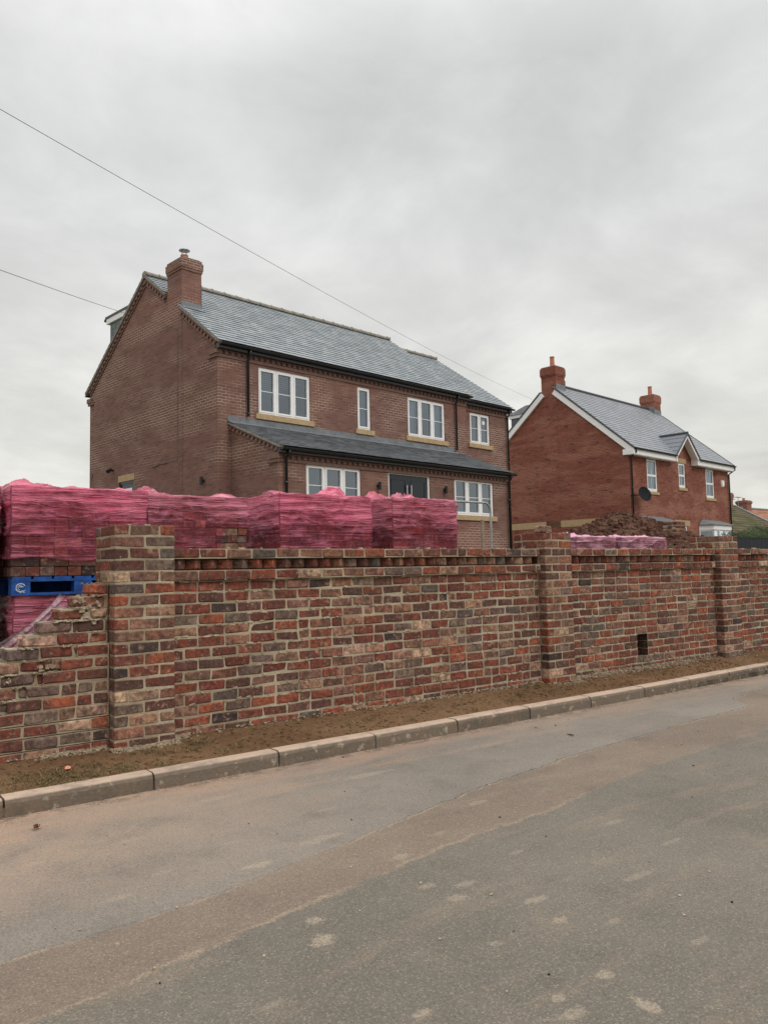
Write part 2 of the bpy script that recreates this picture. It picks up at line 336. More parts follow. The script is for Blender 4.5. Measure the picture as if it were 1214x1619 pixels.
# road surface
A = [(-8, 2.78), (-2, 2.9), (.61, 3.008), (1.307, 3.05), (1.615, 3.107), (2.375, 3.277), (3.336, 3.502), (4.483, 3.672), (5.692, 3.759), (7.099, 3.836), (7.3, 4.15), (9.5, 4.4), (16, 4.8)]
B = [(-8, 2.15), (-2, 2.42), (.629, 2.579), (1.061, 2.635), (1.62, 2.75), (2.593, 2.907), (3.382, 2.96), (4.305, 3.13), (6.238, 3.246), (10, 3.5), (16, 3.8)]
def mk_road():
    t = NT('asphalt', .93, .18); o = t.obj(); sp = t.N('ShaderNodeSeparateXYZ'); t.L(o, sp.inputs[0]); X, Y = sp.outputs[0], sp.outputs[1]
    def curve(P):
        n = t.N('ShaderNodeFloatCurve'); c = n.mapping.curves[0]; xs_ = [((x + 8) / 24, y / 6) for x, y in P]
        c.points[0].location = xs_[0]; c.points[1].location = xs_[-1]
        for q in xs_[1:-1]: c.points.new(*q)
        for q in c.points: q.handle_type = 'VECTOR'
        n.mapping.update(); t.L(t.math('DIVIDE', t.math('ADD', X, 8.0), 24.0, clamp=True), n.inputs[1]); return t.math('MULTIPLY', n.outputs[0], 6.0)
    wig = t.math('MULTIPLY', t.math('SUBTRACT', t.noise(o, 7, 6, .7), .5), .11)
    sa = t.math('SUBTRACT', t.math('ADD', Y, wig), curve(A)); sb = t.math('SUBTRACT', t.math('ADD', Y, t.math('MULTIPLY', wig, 1.4)), curve(B))
    big = t.noise(o, .7, 4, .55); mid = t.noise(o, 3.2, 6, .65); fine = t.noise(o, 85, 4, .8); streak = t.noise(t.mapping(o, (.6, 3.5, 1), rot=(0, 0, R(-6))), 1.6, 6, .65); gr = t.noise(o, 210, 2, .6)
    lower = t.mix(t.rng(big, .3, .7), lin(112, 106, 97, 1.18), lin(126, 119, 109, 1.18))
    upper = t.mix(t.rng(big, .3, .7), lin(128, 121, 114, 1.18), lin(146, 137, 127, 1.18))
    band = t.mix(t.rng(big, .3, .7), lin(124, 110, 98, 1.18), lin(140, 124, 110, 1.18))
    c = t.mix(t.rng(sb, -.03, .02), lower, band); c = t.mix(t.rng(sa, -.02, .02), c, upper)
    c = t.mix(t.rng(streak, .50, .72, 0, .45), c, lin(156, 138, 120, 1.12))
    c = t.mix(t.rng(mid, .2, .52, .45, 0), c, lin(92, 86, 80, 1.05)); c = t.mix(t.rng(mid, .52, .8, 0, .5), c, lin(154, 142, 126, 1.1))
    # sandy dirt washed against the kerb, dust film over the left end
    dk = t.math('ADD', t.math('MULTIPLY', t.math('SUBTRACT', Y, 4.25), 1.9), t.math('MULTIPLY', t.math('SUBTRACT', streak, .5), 3.0), clamp=True)
    c = t.mix(t.math('MULTIPLY', t.math('MULTIPLY', dk, t.rng(X, -2, 7.5, 1.0, .45)), .9), c, lin(190, 156, 132, 1.15))
    df = t.math('MULTIPLY', t.rng(X, 3.4, .2), t.rng(Y, 2.9, 4.2)); c = t.mix(t.math('MULTIPLY', df, t.rng(mid, .3, .65, .3, .8)), c, lin(180, 153, 132, 1.15))
    c = t.mix(t.math('MULTIPLY', t.rng(Y, 4.60, 4.76), t.rng(t.noise(o, 9, 5, .7), .42, .6, 0, .7)), c, lin(104, 84, 70, 1.1))  # brown dirt, with contact darkening at the kerb foot painted into it
    # pale crumbled joint of the trench and a fine dark crack on its far side
    pj = t.math('MULTIPLY', t.rng(t.math('ABSOLUTE', sb), .004, .022, 1, 0), t.rng(t.noise(o, 2.2, 5, .75), .40, .56)); c = t.mix(t.math('MULTIPLY', t.math('MULTIPLY', pj, t.rng(X, 1.4, 5.0, .8, .15)), t.rng(fine, .35, .6, .15, .95)), c, lin(184, 162, 138, 1.1))
    pa = t.math('MULTIPLY', t.rng(t.math('ABSOLUTE', sa), .004, .016, 1, 0), t.rng(t.noise(o, 1.7, 4, .7), .46, .56)); c = t.mix(t.math('MULTIPLY', pa, t.rng(fine, .35, .6, .1, .7)), c, lin(176, 156, 132, 1.1))
    cr = t.math('MULTIPLY', t.rng(t.math('ABSOLUTE', t.math('SUBTRACT', sa, .012)), .001, .006, 1, 0), t.rng(X, 2.2, 3.4, .25, .85)); c = t.mix(cr, c, lin(62, 54, 48, 1))
    blobs = [(1.708,3.254,.085,.035,1),(2.265,2.923,.065,.035,.7),(1.544,2.457,.055,.045,1),(1.608,2.614,.045,.03,.9),(2.146,2.423,.055,.035,.7),(2.379,2.211,.07,.03,.75),(2.308,2.03,.04,.028,.8),
             (2.119,1.682,.035,.025,.9),(1.893,1.684,.03,.02,.8),(2.063,1.491,.03,.055,1),(1.521,1.879,.036,.026,.9),(1.86,1.60,.05,.03,.8),(2.126,3.368,.12,.035,.7),(2.273,2.498,.06,.028,.6),(2.145,2.589,.05,.028,.6),
             (.93,3.937,.06,.025,.7),(2.049,3.351,.08,.035,.7),(1.387,3.968,.07,.03,.6),(1.1,3.3,.07,.03,.5),(2.9,2.1,.10,.025,.5),(3.1,3.3,.1,.03,.5),(2.55,1.62,.06,.02,.5),(3.4,2.6,.09,.025,.4),(3.0,4.2,.2,.05,.7),(4.2,4.3,.25,.05,.6),(3.35,2.25,.1,.018,.45),
             (2.0,4.35,.12,.03,.7),(2.4,3.75,.08,.02,.5),(1.75,3.6,.06,.02,.5),(1.35,3.45,.05,.02,.5),(2.7,2.62,.05,.02,.5),(2.0,2.05,.04,.02,.5),(1.2,2.2,.05,.02,.4),(2.45,1.9,.05,.015,.45),(2.6,3.05,.07,.02,.4)]
    wob = t.math('MULTIPLY', t.math('SUBTRACT', t.noise(o, 24, 6, .78), .5), 3.0); acc = None
    for (bx, by, rx, ry, k) in blobs:
        ux = t.math('MULTIPLY', t.math('SUBTRACT', X, bx), 1 / rx); uy = t.math('MULTIPLY', t.math('SUBTRACT', Y, by), 1 / ry)
        d = t.math('ADD', t.math('SQRT', t.math('ADD', t.math('MULTIPLY', ux, ux), t.math('MULTIPLY', uy, uy))), wob)
        v = t.rng(d, .55, 1.1, k, 0); acc = v if acc is None else t.math('MAXIMUM', acc, v)
    c = t.mix(t.math('MULTIPLY', acc, t.rng(fine, .3, .6, .35, .8)), c, lin(180, 164, 144, 1.1))
    vo = t.N('ShaderNodeTexVoronoi'); vo.inputs['Scale'].default_value = 190; t.L(o, vo.inputs[0]); chip = t.N('ShaderNodeSeparateColor'); t.L(vo.outputs['Color'], chip.inputs[0])
    c = t.mix(t.rng(fine, .28, .72, .38, 0), c, lin(70, 65, 58, 1)); c = t.mix(t.rng(gr, .3, .7, .2, 0), c, lin(60, 55, 50, 1))
    c = t.mix(t.rng(chip.outputs[0], .7, 1.0, 0, .28), c, lin(182, 168, 148, 1.1)); c = t.mix(t.rng(chip.outputs[1], .8, 1.0, 0, .32), c, lin(62, 58, 52, 1))
    fl = t.noise(o, 60, 3, .5); c = t.mix(t.rng(fl, .735, .76, 0, .7), c, lin(205, 190, 168, 1.1))
    t.col(c); t.bump(t.math('ADD', fine, t.math('MULTIPLY', gr, .5)), .7, .0035); return t.m
M_road = mk_road()
m = MB(); m.box(-900, 900, -3.2, 5.0, -.5, 0); tag(m.build('road', M_road), kind='structure')
M_grit = mat_plain('pale_grit', lin(170, 152, 130, 1.1), .95, .2, 30)

# kerb
KJ = [-6.5, -5.6, -4.75, -3.9, -3.05, -2.2, -1.4, -.55, .11, .971, 1.809, 2.675, 3.485, 4.301, 5.137, 5.50, 5.964, 6.79, 7.6, 8.4, 9.3, 10.2, 11.1, 12, 12.9, 13.8, 14.7, 15.6, 16.5, 17.4, 18.3, 19.2, 20.1, 21]
def kerby(x): return 4.772 + (.013 * (x - 7) ** 1.7 if x > 7 else 0)
m = MB()
for a, b in zip(KJ, KJ[1:]):
    a += .006; b -= .006; yo = rnd.uniform(-.006, .006); zo = rnd.uniform(-.004, .004); tint = rnd.uniform(.9, 1.1)
    prof = [(0, -.1), (.0, .072), (.010, .092), (.026, .1), (.125, .1), (.125, -.1)]
    nn = 26; vs = []; fs = []
    for i in range(nn):
        x = a + (b - a) * i / (nn - 1)
        for k, (py, pz) in enumerate(prof):
            wr = .004 * noise.noise((x * 9, k * 3.1, a)) + .005 * noise.noise((x * 30, k * 1.7, a)) if 0 < k < 4 else 0
            chip = -.012 * max(0, noise.noise((x * 4, 5, a)) - .25) if k in (2, 3) else 0
            vs.append((x, kerby(x) + py + yo + wr, pz + zo * (k > 0) + wr * .6 + chip))
    for i in range(nn - 1):
        for k in range(5):
            fs.append((i * 6 + k, (i + 1) * 6 + k, (i + 1) * 6 + k + 1, i * 6 + k + 1))
    fs.append(tuple(range(6))); fs.append(tuple((nn - 1) * 6 + k for k in range(6))[::-1])
    m.add(vs, fs, lin(112 * tint, 102 * tint, 90 * tint, 1.15)[:3] + (rnd.random(),))
m.box(-6.5, 21, 4.78, 4.88, -.15, .05, lin(60, 55, 48))
tag(m.build('kerb', M_kerb), kind='structure')

# verge of trodden soil
def vz(x, y):
    k = (y - 4.88) / .5
    return .092 + .075 * min(max(k, 0), 1) + .012 * fbm(x * 2.2, y * 4) + .012 * fbm(x * 9, y * 12, 3) + .006 * fbm(x * 30, y * 34, 5)
m = MB()
def vf(a, b):
    x = -6 + 28 * a ** 1.25; y0 = kerby(x) + .115; y = y0 + (5.52 - y0) * b
    return (x, y, vz(x, y - (y0 - 4.887)) - (.02 if b == 0 else 0))
m.grid(1300, 34, vf); tag(m.build('verge', M_soil, smooth=True), kind='structure')

# ------------------------------------------------------------------ boundary wall of reclaimed bricks
PAL = [((146, 78, 55), 13), ((126, 67, 52), 22), ((110, 58, 47), 20), ((94, 64, 55), 14), ((130, 96, 80), 14), ((114, 96, 86), 9), ((94, 86, 80), 4), ((50, 47, 47), 2), ((180, 148, 124), 4.5), ((158, 120, 98), 7), ((138, 94, 76), 10)]
def pick(redder=0, grey=0):
    w = []
    for (c, k) in PAL:
        r = c[0] / max(c[2], 1)
        w.append(k * (1 + redder * (r > 2.4)) * (1 + grey * (r < 1.8)))
    c = rnd.choices([p[0] for p in PAL], w)[0]; f = rnd.uniform(.88, 1.08)
    l = lin(c[0] * f, c[1] * f * rnd.uniform(.96, 1.04), c[2] * f, 1.44)
    return (l[0], l[1], l[2], rnd.random())
CH, BP = .08, .21
Z0 = 1.496
wall = thing('brick_wall', 'long waist-high wall of mixed reclaimed bricks with three taller piers along the kerb', 'wall', (0, 5.5, .14))
def L3(mb, y0=5.5, z0=.14):
    mb.v = [(x, y - y0, z - z0) for x, y, z in mb.v]; return mb
def course_bricks(m, x0, x1, yf, depth, zc, off, skip=None, redder=0, grey=0, hz=.034):
    x = x0 - off
    while x < x1 - .01:
        w = BP if rnd.random() > .10 else BP * .5
        a, b = max(x, x0), min(x + w, x1)
        if b - a > .03 and not (skip and skip(a, b, zc)):
            g = rnd.uniform(.004, .0065); p = rnd.uniform(-.003, .004)
            m.brick(((a + b) / 2, yf + depth / 2 - p, zc + rnd.uniform(-.0018, .0018)), (b - a) / 2 - g, depth / 2, hz + rnd.uniform(-.002, .001), rnd.uniform(-.008, .008), pick(redder, grey), .0029, .006)
        x += w
def panel(name, x0, x1, holes=(), redder=.0, grey=0, label=None, rows=18):
    m = MB(); core = MB()
    def skip(a, b, z):
        return any(a < h1 - .02 and b > h0 + .02 and hz0 < z < hz1 for h0, h1, hz0, hz1 in holes)
    for k in range(rows):
        zc = Z0 - CH * (k + .5); yf = 5.395; corb = k in (0, 2)
        if k == 1: continue
        rd = 1.2 if k > 13 else redder
        y = yf - (.036 if corb else 0)
        segs = [(x0, x1)]
        for h0, h1, a, b in holes:
            if a < zc < b: segs = [(x0, h0), (h1, x1)]
        for sa, sb in segs: course_bricks(m, sa, sb, y, .1 + (.036 if corb else 0), zc, (BP / 2 if k % 2 else 0) + rnd.uniform(0, .01), None, rd, grey)
        for sa, sb in segs: course_bricks(m, sa, sb, 5.52, .1, zc, (BP / 2 if k % 2 else 0), None, rd, grey)
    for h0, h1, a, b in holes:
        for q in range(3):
            zz = a + (b - a) * q / 3; dk = lin(84 - 12 * q, 56, 48, 1.0)[:3] + (.2 + .2 * q,)  # jamb bricks coloured dark, painting in the shade inside the hole
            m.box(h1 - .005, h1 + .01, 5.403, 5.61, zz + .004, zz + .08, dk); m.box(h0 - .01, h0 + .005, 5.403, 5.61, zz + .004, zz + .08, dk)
        m.box(h0, h1, 5.61, 5.66, a - .02, b + .02, lin(52, 40, 34)[:3] + (.5,))  # dark sheet across the back of the hole, standing in for shade
    # dog-tooth course: headers set at forty-five degrees between the two oversailing courses
    x = x0 + .06
    while x < x1 - .05:
        s = rnd.uniform(.96, 1.02)
        m.brick((x, 5.364 + .068, Z0 - CH * 1.5), .040 * s, .045 * s, .034, R(36) + rnd.uniform(-.05, .05), pick(.2, .2), .0015, .004)
        x += .126
    # mortar body
    zt = Z0 - CH
    if holes:
        h0, h1, a, b = holes[0]
        core.box(x0, h0, 5.401, 5.615, -.1, Z0 - 3 * CH); core.box(h1, x1, 5.401, 5.615, -.1, Z0 - 3 * CH)
        core.box(h0, h1, 5.401, 5.615, -.1, a); core.box(h0, h1, 5.401, 5.615, b, Z0 - 3 * CH); 
    else: core.box(x0, x1, 5.401, 5.615, -.1, Z0 - 3 * CH)
    core.box(x0, x1, 5.366, 5.615, Z0 - 3 * CH + .004, Z0 - 2 * CH - .002); core.box(x0, x1, 5.50, 5.615, Z0 - 2 * CH, Z0 - CH)
    core.box(x0, x1, 5.366, 5.615, Z0 - CH + .002, Z0 - .006)
    for _ in range(int((x1 - x0) * 110)):         # mortar smeared over the brick edges
        k = rnd.randint(3, rows - 1); xx = rnd.uniform(x0 + .02, x1 - .02); zz = Z0 - CH * k + rnd.gauss(0, .004); l_ = rnd.uniform(.004, .028)
        if any(h0 - .03 < xx < h1 + .03 and a - .03 < zz < b + .03 for h0, h1, a, b in holes): continue
        core.obox((xx, 5.3955 + rnd.uniform(-.002, .003), zz), Vector((1, 0, rnd.uniform(-.1, .1))).normalized(), Vector((0, 1, 0)), Vector((0, 0, 1)), l_, .004, rnd.uniform(.0035, .0085), j=.0025)
    for _ in range(int((x1 - x0) * 7)):           # crumbs of mortar left on top
        s = rnd.uniform(.003, .011); core.obox((rnd.uniform(x0, x1), rnd.uniform(5.37, 5.6), Z0 + s * .4), Vector((1, 0, 0)), Vector((0, 1, 0)), Vector((0, 0, 1)), s * 1.8, s * 1.5, s * .6, j=.003)
    p = L3(m).build('wall_panel', M_brick, wall); L3(core).build('mortar_joint', M_mortar, p)
    if label: p['label'] = label
panel('p', 2.165, 6.0, label='widest stretch of wall between the two nearest piers')
panel('p', 6.41, 9.21, holes=((7.59, 7.785, .28, .535),), redder=.3, label='stretch of wall with a small square hole near the ground')
panel('p', 9.65, 13.4, redder=.3); panel('p', 13.83, 20, redder=.3)
def pier(x0, x1, top, grey=.6, label=None, loose=None, ydep=.43, chop=0):
    m = MB(); core = MB(); y0 = 5.295; y1 = y0 + ydep; n = round((top - .1) / CH); W = x1 - x0
    for k in range(n + 1):
        zc = top - CH * (k + .5)
        if zc < .05: break
        g = .005; hz = .034
        def B(a, b, c, d):
            m.brick(((a + b) / 2, (c + d) / 2 , zc), (b - a) / 2 - g, (d - c) / 2 - g + .0, hz, 0, pick(.9 if zc < .45 and grey < .5 else 0, grey if zc > .4 else grey * .4), .002, .005)
        h = .105
        if k % 2 == 0:
            B(x0, x0 + h, y0, y1 - h); B(x0 + h, x0 + h + BP, y0, y0 + h); B(x0 + h + BP, x1, y0, y0 + h)
            B(x1 - h, x1, y0 + h, y1); B(x0, x0 + BP, y1 - h, y1); B(x0 + BP, x1 - h, y1 - h, y1)
        else:
            B(x0, x0 + BP, y0, y0 + h); B(x0 + BP, x1, y0, y0 + h); B(x0, x0 + h, y0 + h, y0 + h + BP); B(x1 - h, x1, y0 + h, y0 + h + BP)
            B(x0, x0 + BP, y0 + h + BP, y1); B(x0 + BP, x1, y0 + h + BP, y1)
    core.box(x0 + .010, x1 - .010, y0 + .010, y1 - .010, -.1, top - .012)
    for _ in range(14):
        s = rnd.uniform(.003, .010); core.obox((rnd.uniform(x0 + .03, x1 - .03), rnd.uniform(y0 + .02, y1 - .03), top - .008 + s * .4), Vector((1, 0, 0)), Vector((0, 1, 0)), Vector((0, 0, 1)), s * 1.8, s * 1.5, s * .7, j=.003)
    p = L3(m).build('pier', M_brick, wall); L3(core).build('mortar_joint', M_mortar, p)
    if label: p['label'] = label
pier(1.734, 2.165, 1.656, .9, 'nearest pier, greyer bricks, beside the broken end')
pier(6.0, 6.41, 1.656, .5, 'middle pier with a loose brick on top')
pier(9.22, 9.65, 1.656, .5); pier(13.4, 13.83, 1.656, .4)
# the stepped, broken end left of the first pier
m = MB(); core = MB()
rear = {3: 1.609, 4: 1.508, 5: 1.409, 6: 1.295, 7: 1.193, 8: 1.093, 9: .97, 10: .86, 11: .75, 12: .62, 13: .4}
front = {7: 1.72, 8: 1.64, 9: 1.426, 10: 1.312, 11: 1.216, 12: 1.104, 13: .2}
front[8] = 1.631; front[7] = 1.70
for k in range(3, 18):
    zc = Z0 - CH * (k + .5)
    fx = {8: 1.527, 9: 1.426, 10: 1.312, 11: 1.216, 12: 1.104}.get(k, None if k < 8 else -3 if k > 12 else None)
    rx = rear.get(k, -3)
    if fx is None: fx = 9
    if fx < 1.7: course_bricks(m, fx, 1.736, 5.395, .1, zc, 0 if k <= 12 else (.10 if k % 2 else .0), None, 1.2 if k > 12 else .3, .1)
    # recessed leaf behind
    x = rx; end = 1.736; first = True
    while x < end - .02:
        w = BP; a, b = x, min(x + w, end)
        yo = rnd.uniform(-.006, .01); hidden = a > fx
        if not hidden or rx > -3:
            m.brick(((a + b) / 2, 5.408 + .1 + yo + (.0 if not hidden else .0) + (0 if fx < 9 or True else 0), zc + rnd.uniform(-.003, .003)), (b - a) / 2 - .006, .088 if not hidden else .05, .033 + rnd.uniform(-.001, .001), rnd.uniform(-.015, .015), pick(0, .3), .004, .008)
        x += w
    if rx > -3: core.box(rx + .02, 1.736, 5.435, 5.61, zc - .046, zc + .036)
    else: core.box(-3, 1.736, 5.401, 5.61, zc - CH / 2, zc + CH / 2 - (.006 if k > 12 else 0))
    if fx < 1.7 and rx > -3: core.box(fx + .006, 1.736, 5.402, 5.44, zc - .040, zc + .039)
# ragged mortar squeezed out of the joints of the broken steps
for k in range(3, 13):
    z = Z0 - CH * (k + 1); x = rear.get(k, .3) - .02; xe = 1.72 if k < 8 else {8: 1.53, 9: 1.43, 10: 1.31, 11: 1.22, 12: 1.1}[k]
    while x < xe:
        s = rnd.uniform(.003, .009)
        if noise.noise((x * 12, z * 20, 1)) > .05: core.obox((x, 5.413 + rnd.uniform(-.004, .008), z + rnd.uniform(-.005, .005)), Vector((1, 0, 0)), Vector((0, 1, 0)), Vector((0, 0, 1)), s * 1.4, .009, s * .42, j=.004)
        if rnd.random() < .35: core.obox((x - .02 if x < rear.get(k, .3) + .04 else x, 5.42 + rnd.uniform(0, .12), z + CH + .002), Vector((1, 0, 0)), Vector((0, 1, 0)), Vector((0, 0, 1)), s * 1.2, s, s * .5, j=.005)
        x += s * 1.4
for (x, z, s) in ((1.545, 1.145, .035), (1.60, 1.06, .045), (1.66, 1.13, .03), (1.585, 1.10, .03), (1.64, 1.0, .02), (1.30, .72, .03), (1.36, .735, .03), (1.12, .66, .02)):
    for _ in range(5):
        core.obox((x + rnd.gauss(0, s * .5), 5.425 + rnd.uniform(-.008, .01), z + rnd.gauss(0, s * .35)), Vector((1, 0, 0)), Vector((0, 1, 0)), Vector((0, 0, 1)), s * rnd.uniform(.2, .5), .016, s * rnd.uniform(.15, .35), j=.006)
p = L3(m).build('wall_panel', M_brick, wall); p['label'] = 'broken stepped end of the wall, bricks racked back'; L3(core).build('mortar_joint', M_mortar, p)
# loose brick on the middle pier
m = MB(); m.brick((0, 0, .034), .104, .05, .034, 0, lin(150, 118, 104, 1.5)[:3] + (.3,), .003, .006)
o = m.build('loose_brick', M_brick); o.location = (6.11, 5.41, 1.656); o.rotation_euler = (0, 0, R(18)); tag(o, 'single loose brick lying on top of the middle wall pier', 'brick')

# crumbs of mortar along the wall foot, chips on verge and road
def chips(name, pts, mat, label, cat, smin, smax):
    m = MB()
    for (x, y, z) in pts:
        s = smin + (smax - smin) * rnd.random() ** 2.5; a = rnd.uniform(0, 6.28)
        m.obox((x, y, z + s * .25), Vector((math.cos(a), math.sin(a), 0)), Vector((-math.sin(a), math.cos(a), 0)), Vector((0, 0, 1)), s, s * rnd.uniform(.5, .9), s * rnd.uniform(.3, .6), j=s * .3)
    return tag(m.build(name, mat), label, cat, kind='stuff')
pts = []
for _ in range(5200):
    x = rnd.choice([rnd.uniform(-1, 12), rnd.uniform(1.3, 2.3), rnd.uniform(3.8, 9), rnd.uniform(6.3, 8.6)])
    d = abs(rnd.gauss(0, .022 if x < 6 else .055)); d = min(d, .3)
    base = 5.29 if any(a - .02 < x < b + .02 for a, b in ((1.734, 2.165), (6, 6.41), (9.22, 9.65))) else 5.385
    y = base - d + .01; pts.append((x, y, vz(x, y) + max(0, .012 - d * .3)))
M_crumb = mat_plain('mortar_crumb', lin(146, 132, 112, 1.2), .97, .25, 40)
chips('mortar_crumbs', pts, M_crumb, 'crumbs of pale mortar along the foot of the brick wall', 'rubble', .002, .011)
pts = [(rnd.uniform(-1, 9), rnd.uniform(4.93, 5.38), 0) for _ in range(3200)]; pts = [(x, y, vz(x, y)) for x, y, z in pts]
chips('soil_clods', pts, M_soil, 'small clods of brown soil on the verge', 'soil', .003, .012)
pts = [(rnd.uniform(-.5, 9), 4.765 - abs(rnd.gauss(0, .10)), 0) for _ in range(900)] + [(rnd.uniform(0, 7), rnd.uniform(.8, 4.7), 0.002) for _ in range(260)]
chips('road_grit', pts, M_grit, 'pale grit and small stones scattered on the road beside the kerb', 'grit', .0015, .006)
pts = [(rnd.uniform(0, 7), rnd.uniform(.8, 4.7), 0.002) for _ in range(60)]
chips('dark_grit', pts, mat_plain('dark_grit', (.03, .028, .026, 1), .9), 'dark specks of grit scattered over the road', 'grit', .002, .006)
for (x, y, z, s, rz, lab, c, ca) in ((1.391, 5.1, .135, .022, .4, 'broken shard of orange brick lying in the verge grass', (196, 128, 104), 'brick shard'),
                             (1.059, 4.452, .003, .026, .9, 'curled brown leaf lying on the road near the kerb', (96, 58, 48), 'leaf'),
                             (4.86, 4.10, .003, .035, 1.2, 'thin dark twig fragment lying on the pale road patch', (60, 40, 36), 'twig')):
    m = MB()
    if ca == 'leaf': m.grid(9, 6, lambda a, b: ((a - .5) * 2 * s, (b - .5) * 1.3 * s * math.sin(math.pi * (a * .9 + .05)), .25 * s + .5 * s * (abs(b - .5) * 2) ** 2 + .002 * math.sin(a * 9)))
    elif ca == 'twig': m.tube([(-s * 1.4, 0, .004), (-s * .5, .006, .006), (s * .3, -.004, .005), (s * 1.4, .004, .006)], [.004, .005, .004, .002], 6); m.tube([(0, 0, .005), (s * .5, s * .5, .008)], [.003, .0015], 5)
    else:
        m.brick((0, 0, s * .4), s, s * .6, s * .4, 0, (1, 1, 1, .5), .006, .006)
    o = m.build({'leaf': 'fallen_leaf', 'twig': 'twig', 'brick shard': 'brick_shard'}[ca], mat_plain(ca, lin(*c, 1.4), .9, .2, 60)); o.location = (x, y, z); o.rotation_euler = (.15, 0.1, rz); tag(o, lab, ca)

# thin grass in the verge
m = MB()
clumps = [(rnd.uniform(.3, 1.5), rnd.uniform(4.92, 5.12), .09) for _ in range(26)] + [(rnd.uniform(1.5, 2.6), rnd.uniform(4.93, 5.22), .06) for _ in range(16)] + [(rnd.uniform(2.6, 6), rnd.uniform(4.95, 5.3), .06) for _ in range(12)] + [(rnd.uniform(-1.2, .4), rnd.uniform(4.92, 5.2), .1) for _ in range(14)] + [(rnd.uniform(6, 12), rnd.uniform(4.95, 5.15), .15) for _ in range(16)]
GP = [lin(88, 92, 56, 1.0), lin(108, 98, 64, 1.1), lin(142, 124, 88, 1.1), lin(72, 74, 46, 1.0), lin(124, 102, 74, 1.0)]
for cx, cy, sp in clumps:
    for _ in range(rnd.randint(30, 90)):
        x = cx + rnd.gauss(0, sp * .6); y = min(max(cy + rnd.gauss(0, sp * .4), 4.9), 5.37); a = rnd.uniform(0, 6.28); l = rnd.uniform(.015, .055); h = rnd.uniform(.004, .024); z = vz(x, y) - .003
        w = rnd.uniform(.0008, .0018); dx, dy = math.cos(a), math.sin(a)
        P = [Vector((x, y, z)), Vector((x + dx * l * .5, y + dy * l * .5, z + h)), Vector((x + dx * l, y + dy * l, z + h * .7))]
        n_ = Vector((-dy, dx, 0)) * w; col = rnd.choice(GP)[:3] + (rnd.random(),)
        m.add([P[0] - n_, P[0] + n_, P[1] + n_, P[1] - n_, P[2]], [(0, 1, 2, 3), (3, 2, 4)], col)
t = NT('grass_blade', .8, .2); a = t.N('ShaderNodeAttribute', attribute_name='tint'); t.col(a.outputs['Color'])
tag(m.build('grass', t.m), 'sparse dry grass tufts in the verge soil', 'grass', kind='stuff')

# ------------------------------------------------------------------ packs of bricks in pink film
def mk_film(name, dense, tint=(.70, .14, .28, 1), see=(.90, .56, .60, 1)):
    t = NT(name, .24, .6); uv = t.uv(); o = t.obj()
    s1 = t.noise(t.mapping(uv, (.8, 20, 1), rot=(0, 0, R(3))), 1, 7, .72, .35); s2 = t.noise(t.mapping(uv, (2.0, 34, 1), rot=(0, 0, R(13))), 1, 6, .7, .4); s3 = t.noise(t.mapping(uv, (1.6, 22, 1), rot=(0, 0, R(-19))), 1, 6, .7, .5); big = t.noise(uv, 2.6, 5, .6, .6)
    crease = t.math('SUBTRACT', 1.0, t.math('MULTIPLY', t.math('ABSOLUTE', t.math('SUBTRACT', t.noise(t.mapping(uv, (1.3, 9, 1), rot=(0, 0, R(-11))), 1, 4, .6, .9), .5)), 14.0), clamp=True)
    sp = t.N('ShaderNodeSeparateXYZ'); t.L(uv, sp.inputs[0])
    fl = t.noise(t.mapping(uv, (.7, 95, 1), rot=(0, 0, R(2))), 1, 3, .6, .1); h = t.rng(sp.outputs[1], .30, .66, 0, 1)      # more turns of film towards the top
    v = t.math('ADD', t.math('MULTIPLY', s1, .6), t.math('ADD', t.math('MULTIPLY', s2, .55), t.math('MULTIPLY', s3, .45)))
    v = t.math('ADD', t.math('SUBTRACT', v, .80), t.math('MULTIPLY', t.math('SUBTRACT', big, .5), 1.3))
    al = t.math('ADD', t.math('ADD', t.math('MULTIPLY', v, 1.7), t.math('MULTIPLY', t.math('SUBTRACT', fl, .5), 1.3)), t.math('ADD', t.math('MULTIPLY', h, .52), t.math('ADD', t.math('MULTIPLY', crease, .22), dense)))
    al = t.math('MINIMUM', t.math('MAXIMUM', al, .16), .93)
    c = t.mix(t.rng(s2, .35, .7), tint, (min(tint[0] * 1.2, .9), tint[1] * 1.5, tint[2] * 1.3, 1))
    c = t.mix(t.math('MULTIPLY', crease, .25), c, (.88, .42, .56, 1)); c = t.mix(t.rng(h, 0, 1, .30, 0), c, (.48, .22, .30, 1)); t.col(c)  # pale highlights painted along the creases, then duller film lower down
    t.bump(t.math('ADD', t.math('ADD', s1, t.math('MULTIPLY', s2, .8)), t.math('ADD', t.math('MULTIPLY', s3, .8), t.math('MULTIPLY', crease, .35))), 1.0, .028)
    tr = t.N('ShaderNodeBsdfTransparent'); tr.inputs['Color'].default_value = see
    mx = t.N('ShaderNodeMixShader'); t.L(al, mx.inputs[0]); t.L(tr.outputs[0], mx.inputs[1]); t.L(t.b.outputs[0], mx.inputs[2]); t.L(mx.outputs[0], t.out.inputs[0])
    return t.m
M_film = mk_film('pink_film', .20, (.84, .125, .235, 1)); M_film2 = mk_film('worn_pink_film', .08, (.70, .16, .25, 1)); M_film3 = mk_film('pale_pink_film', .45, (.82, .34, .48, 1)); M_filmw = mk_film('thin_loose_film', .38, (.74, .58, .65, 1), (.9, .8, .85, 1))
M_film4 = mk_film('dark_pink_film', .14, (.64, .12, .20, 1))
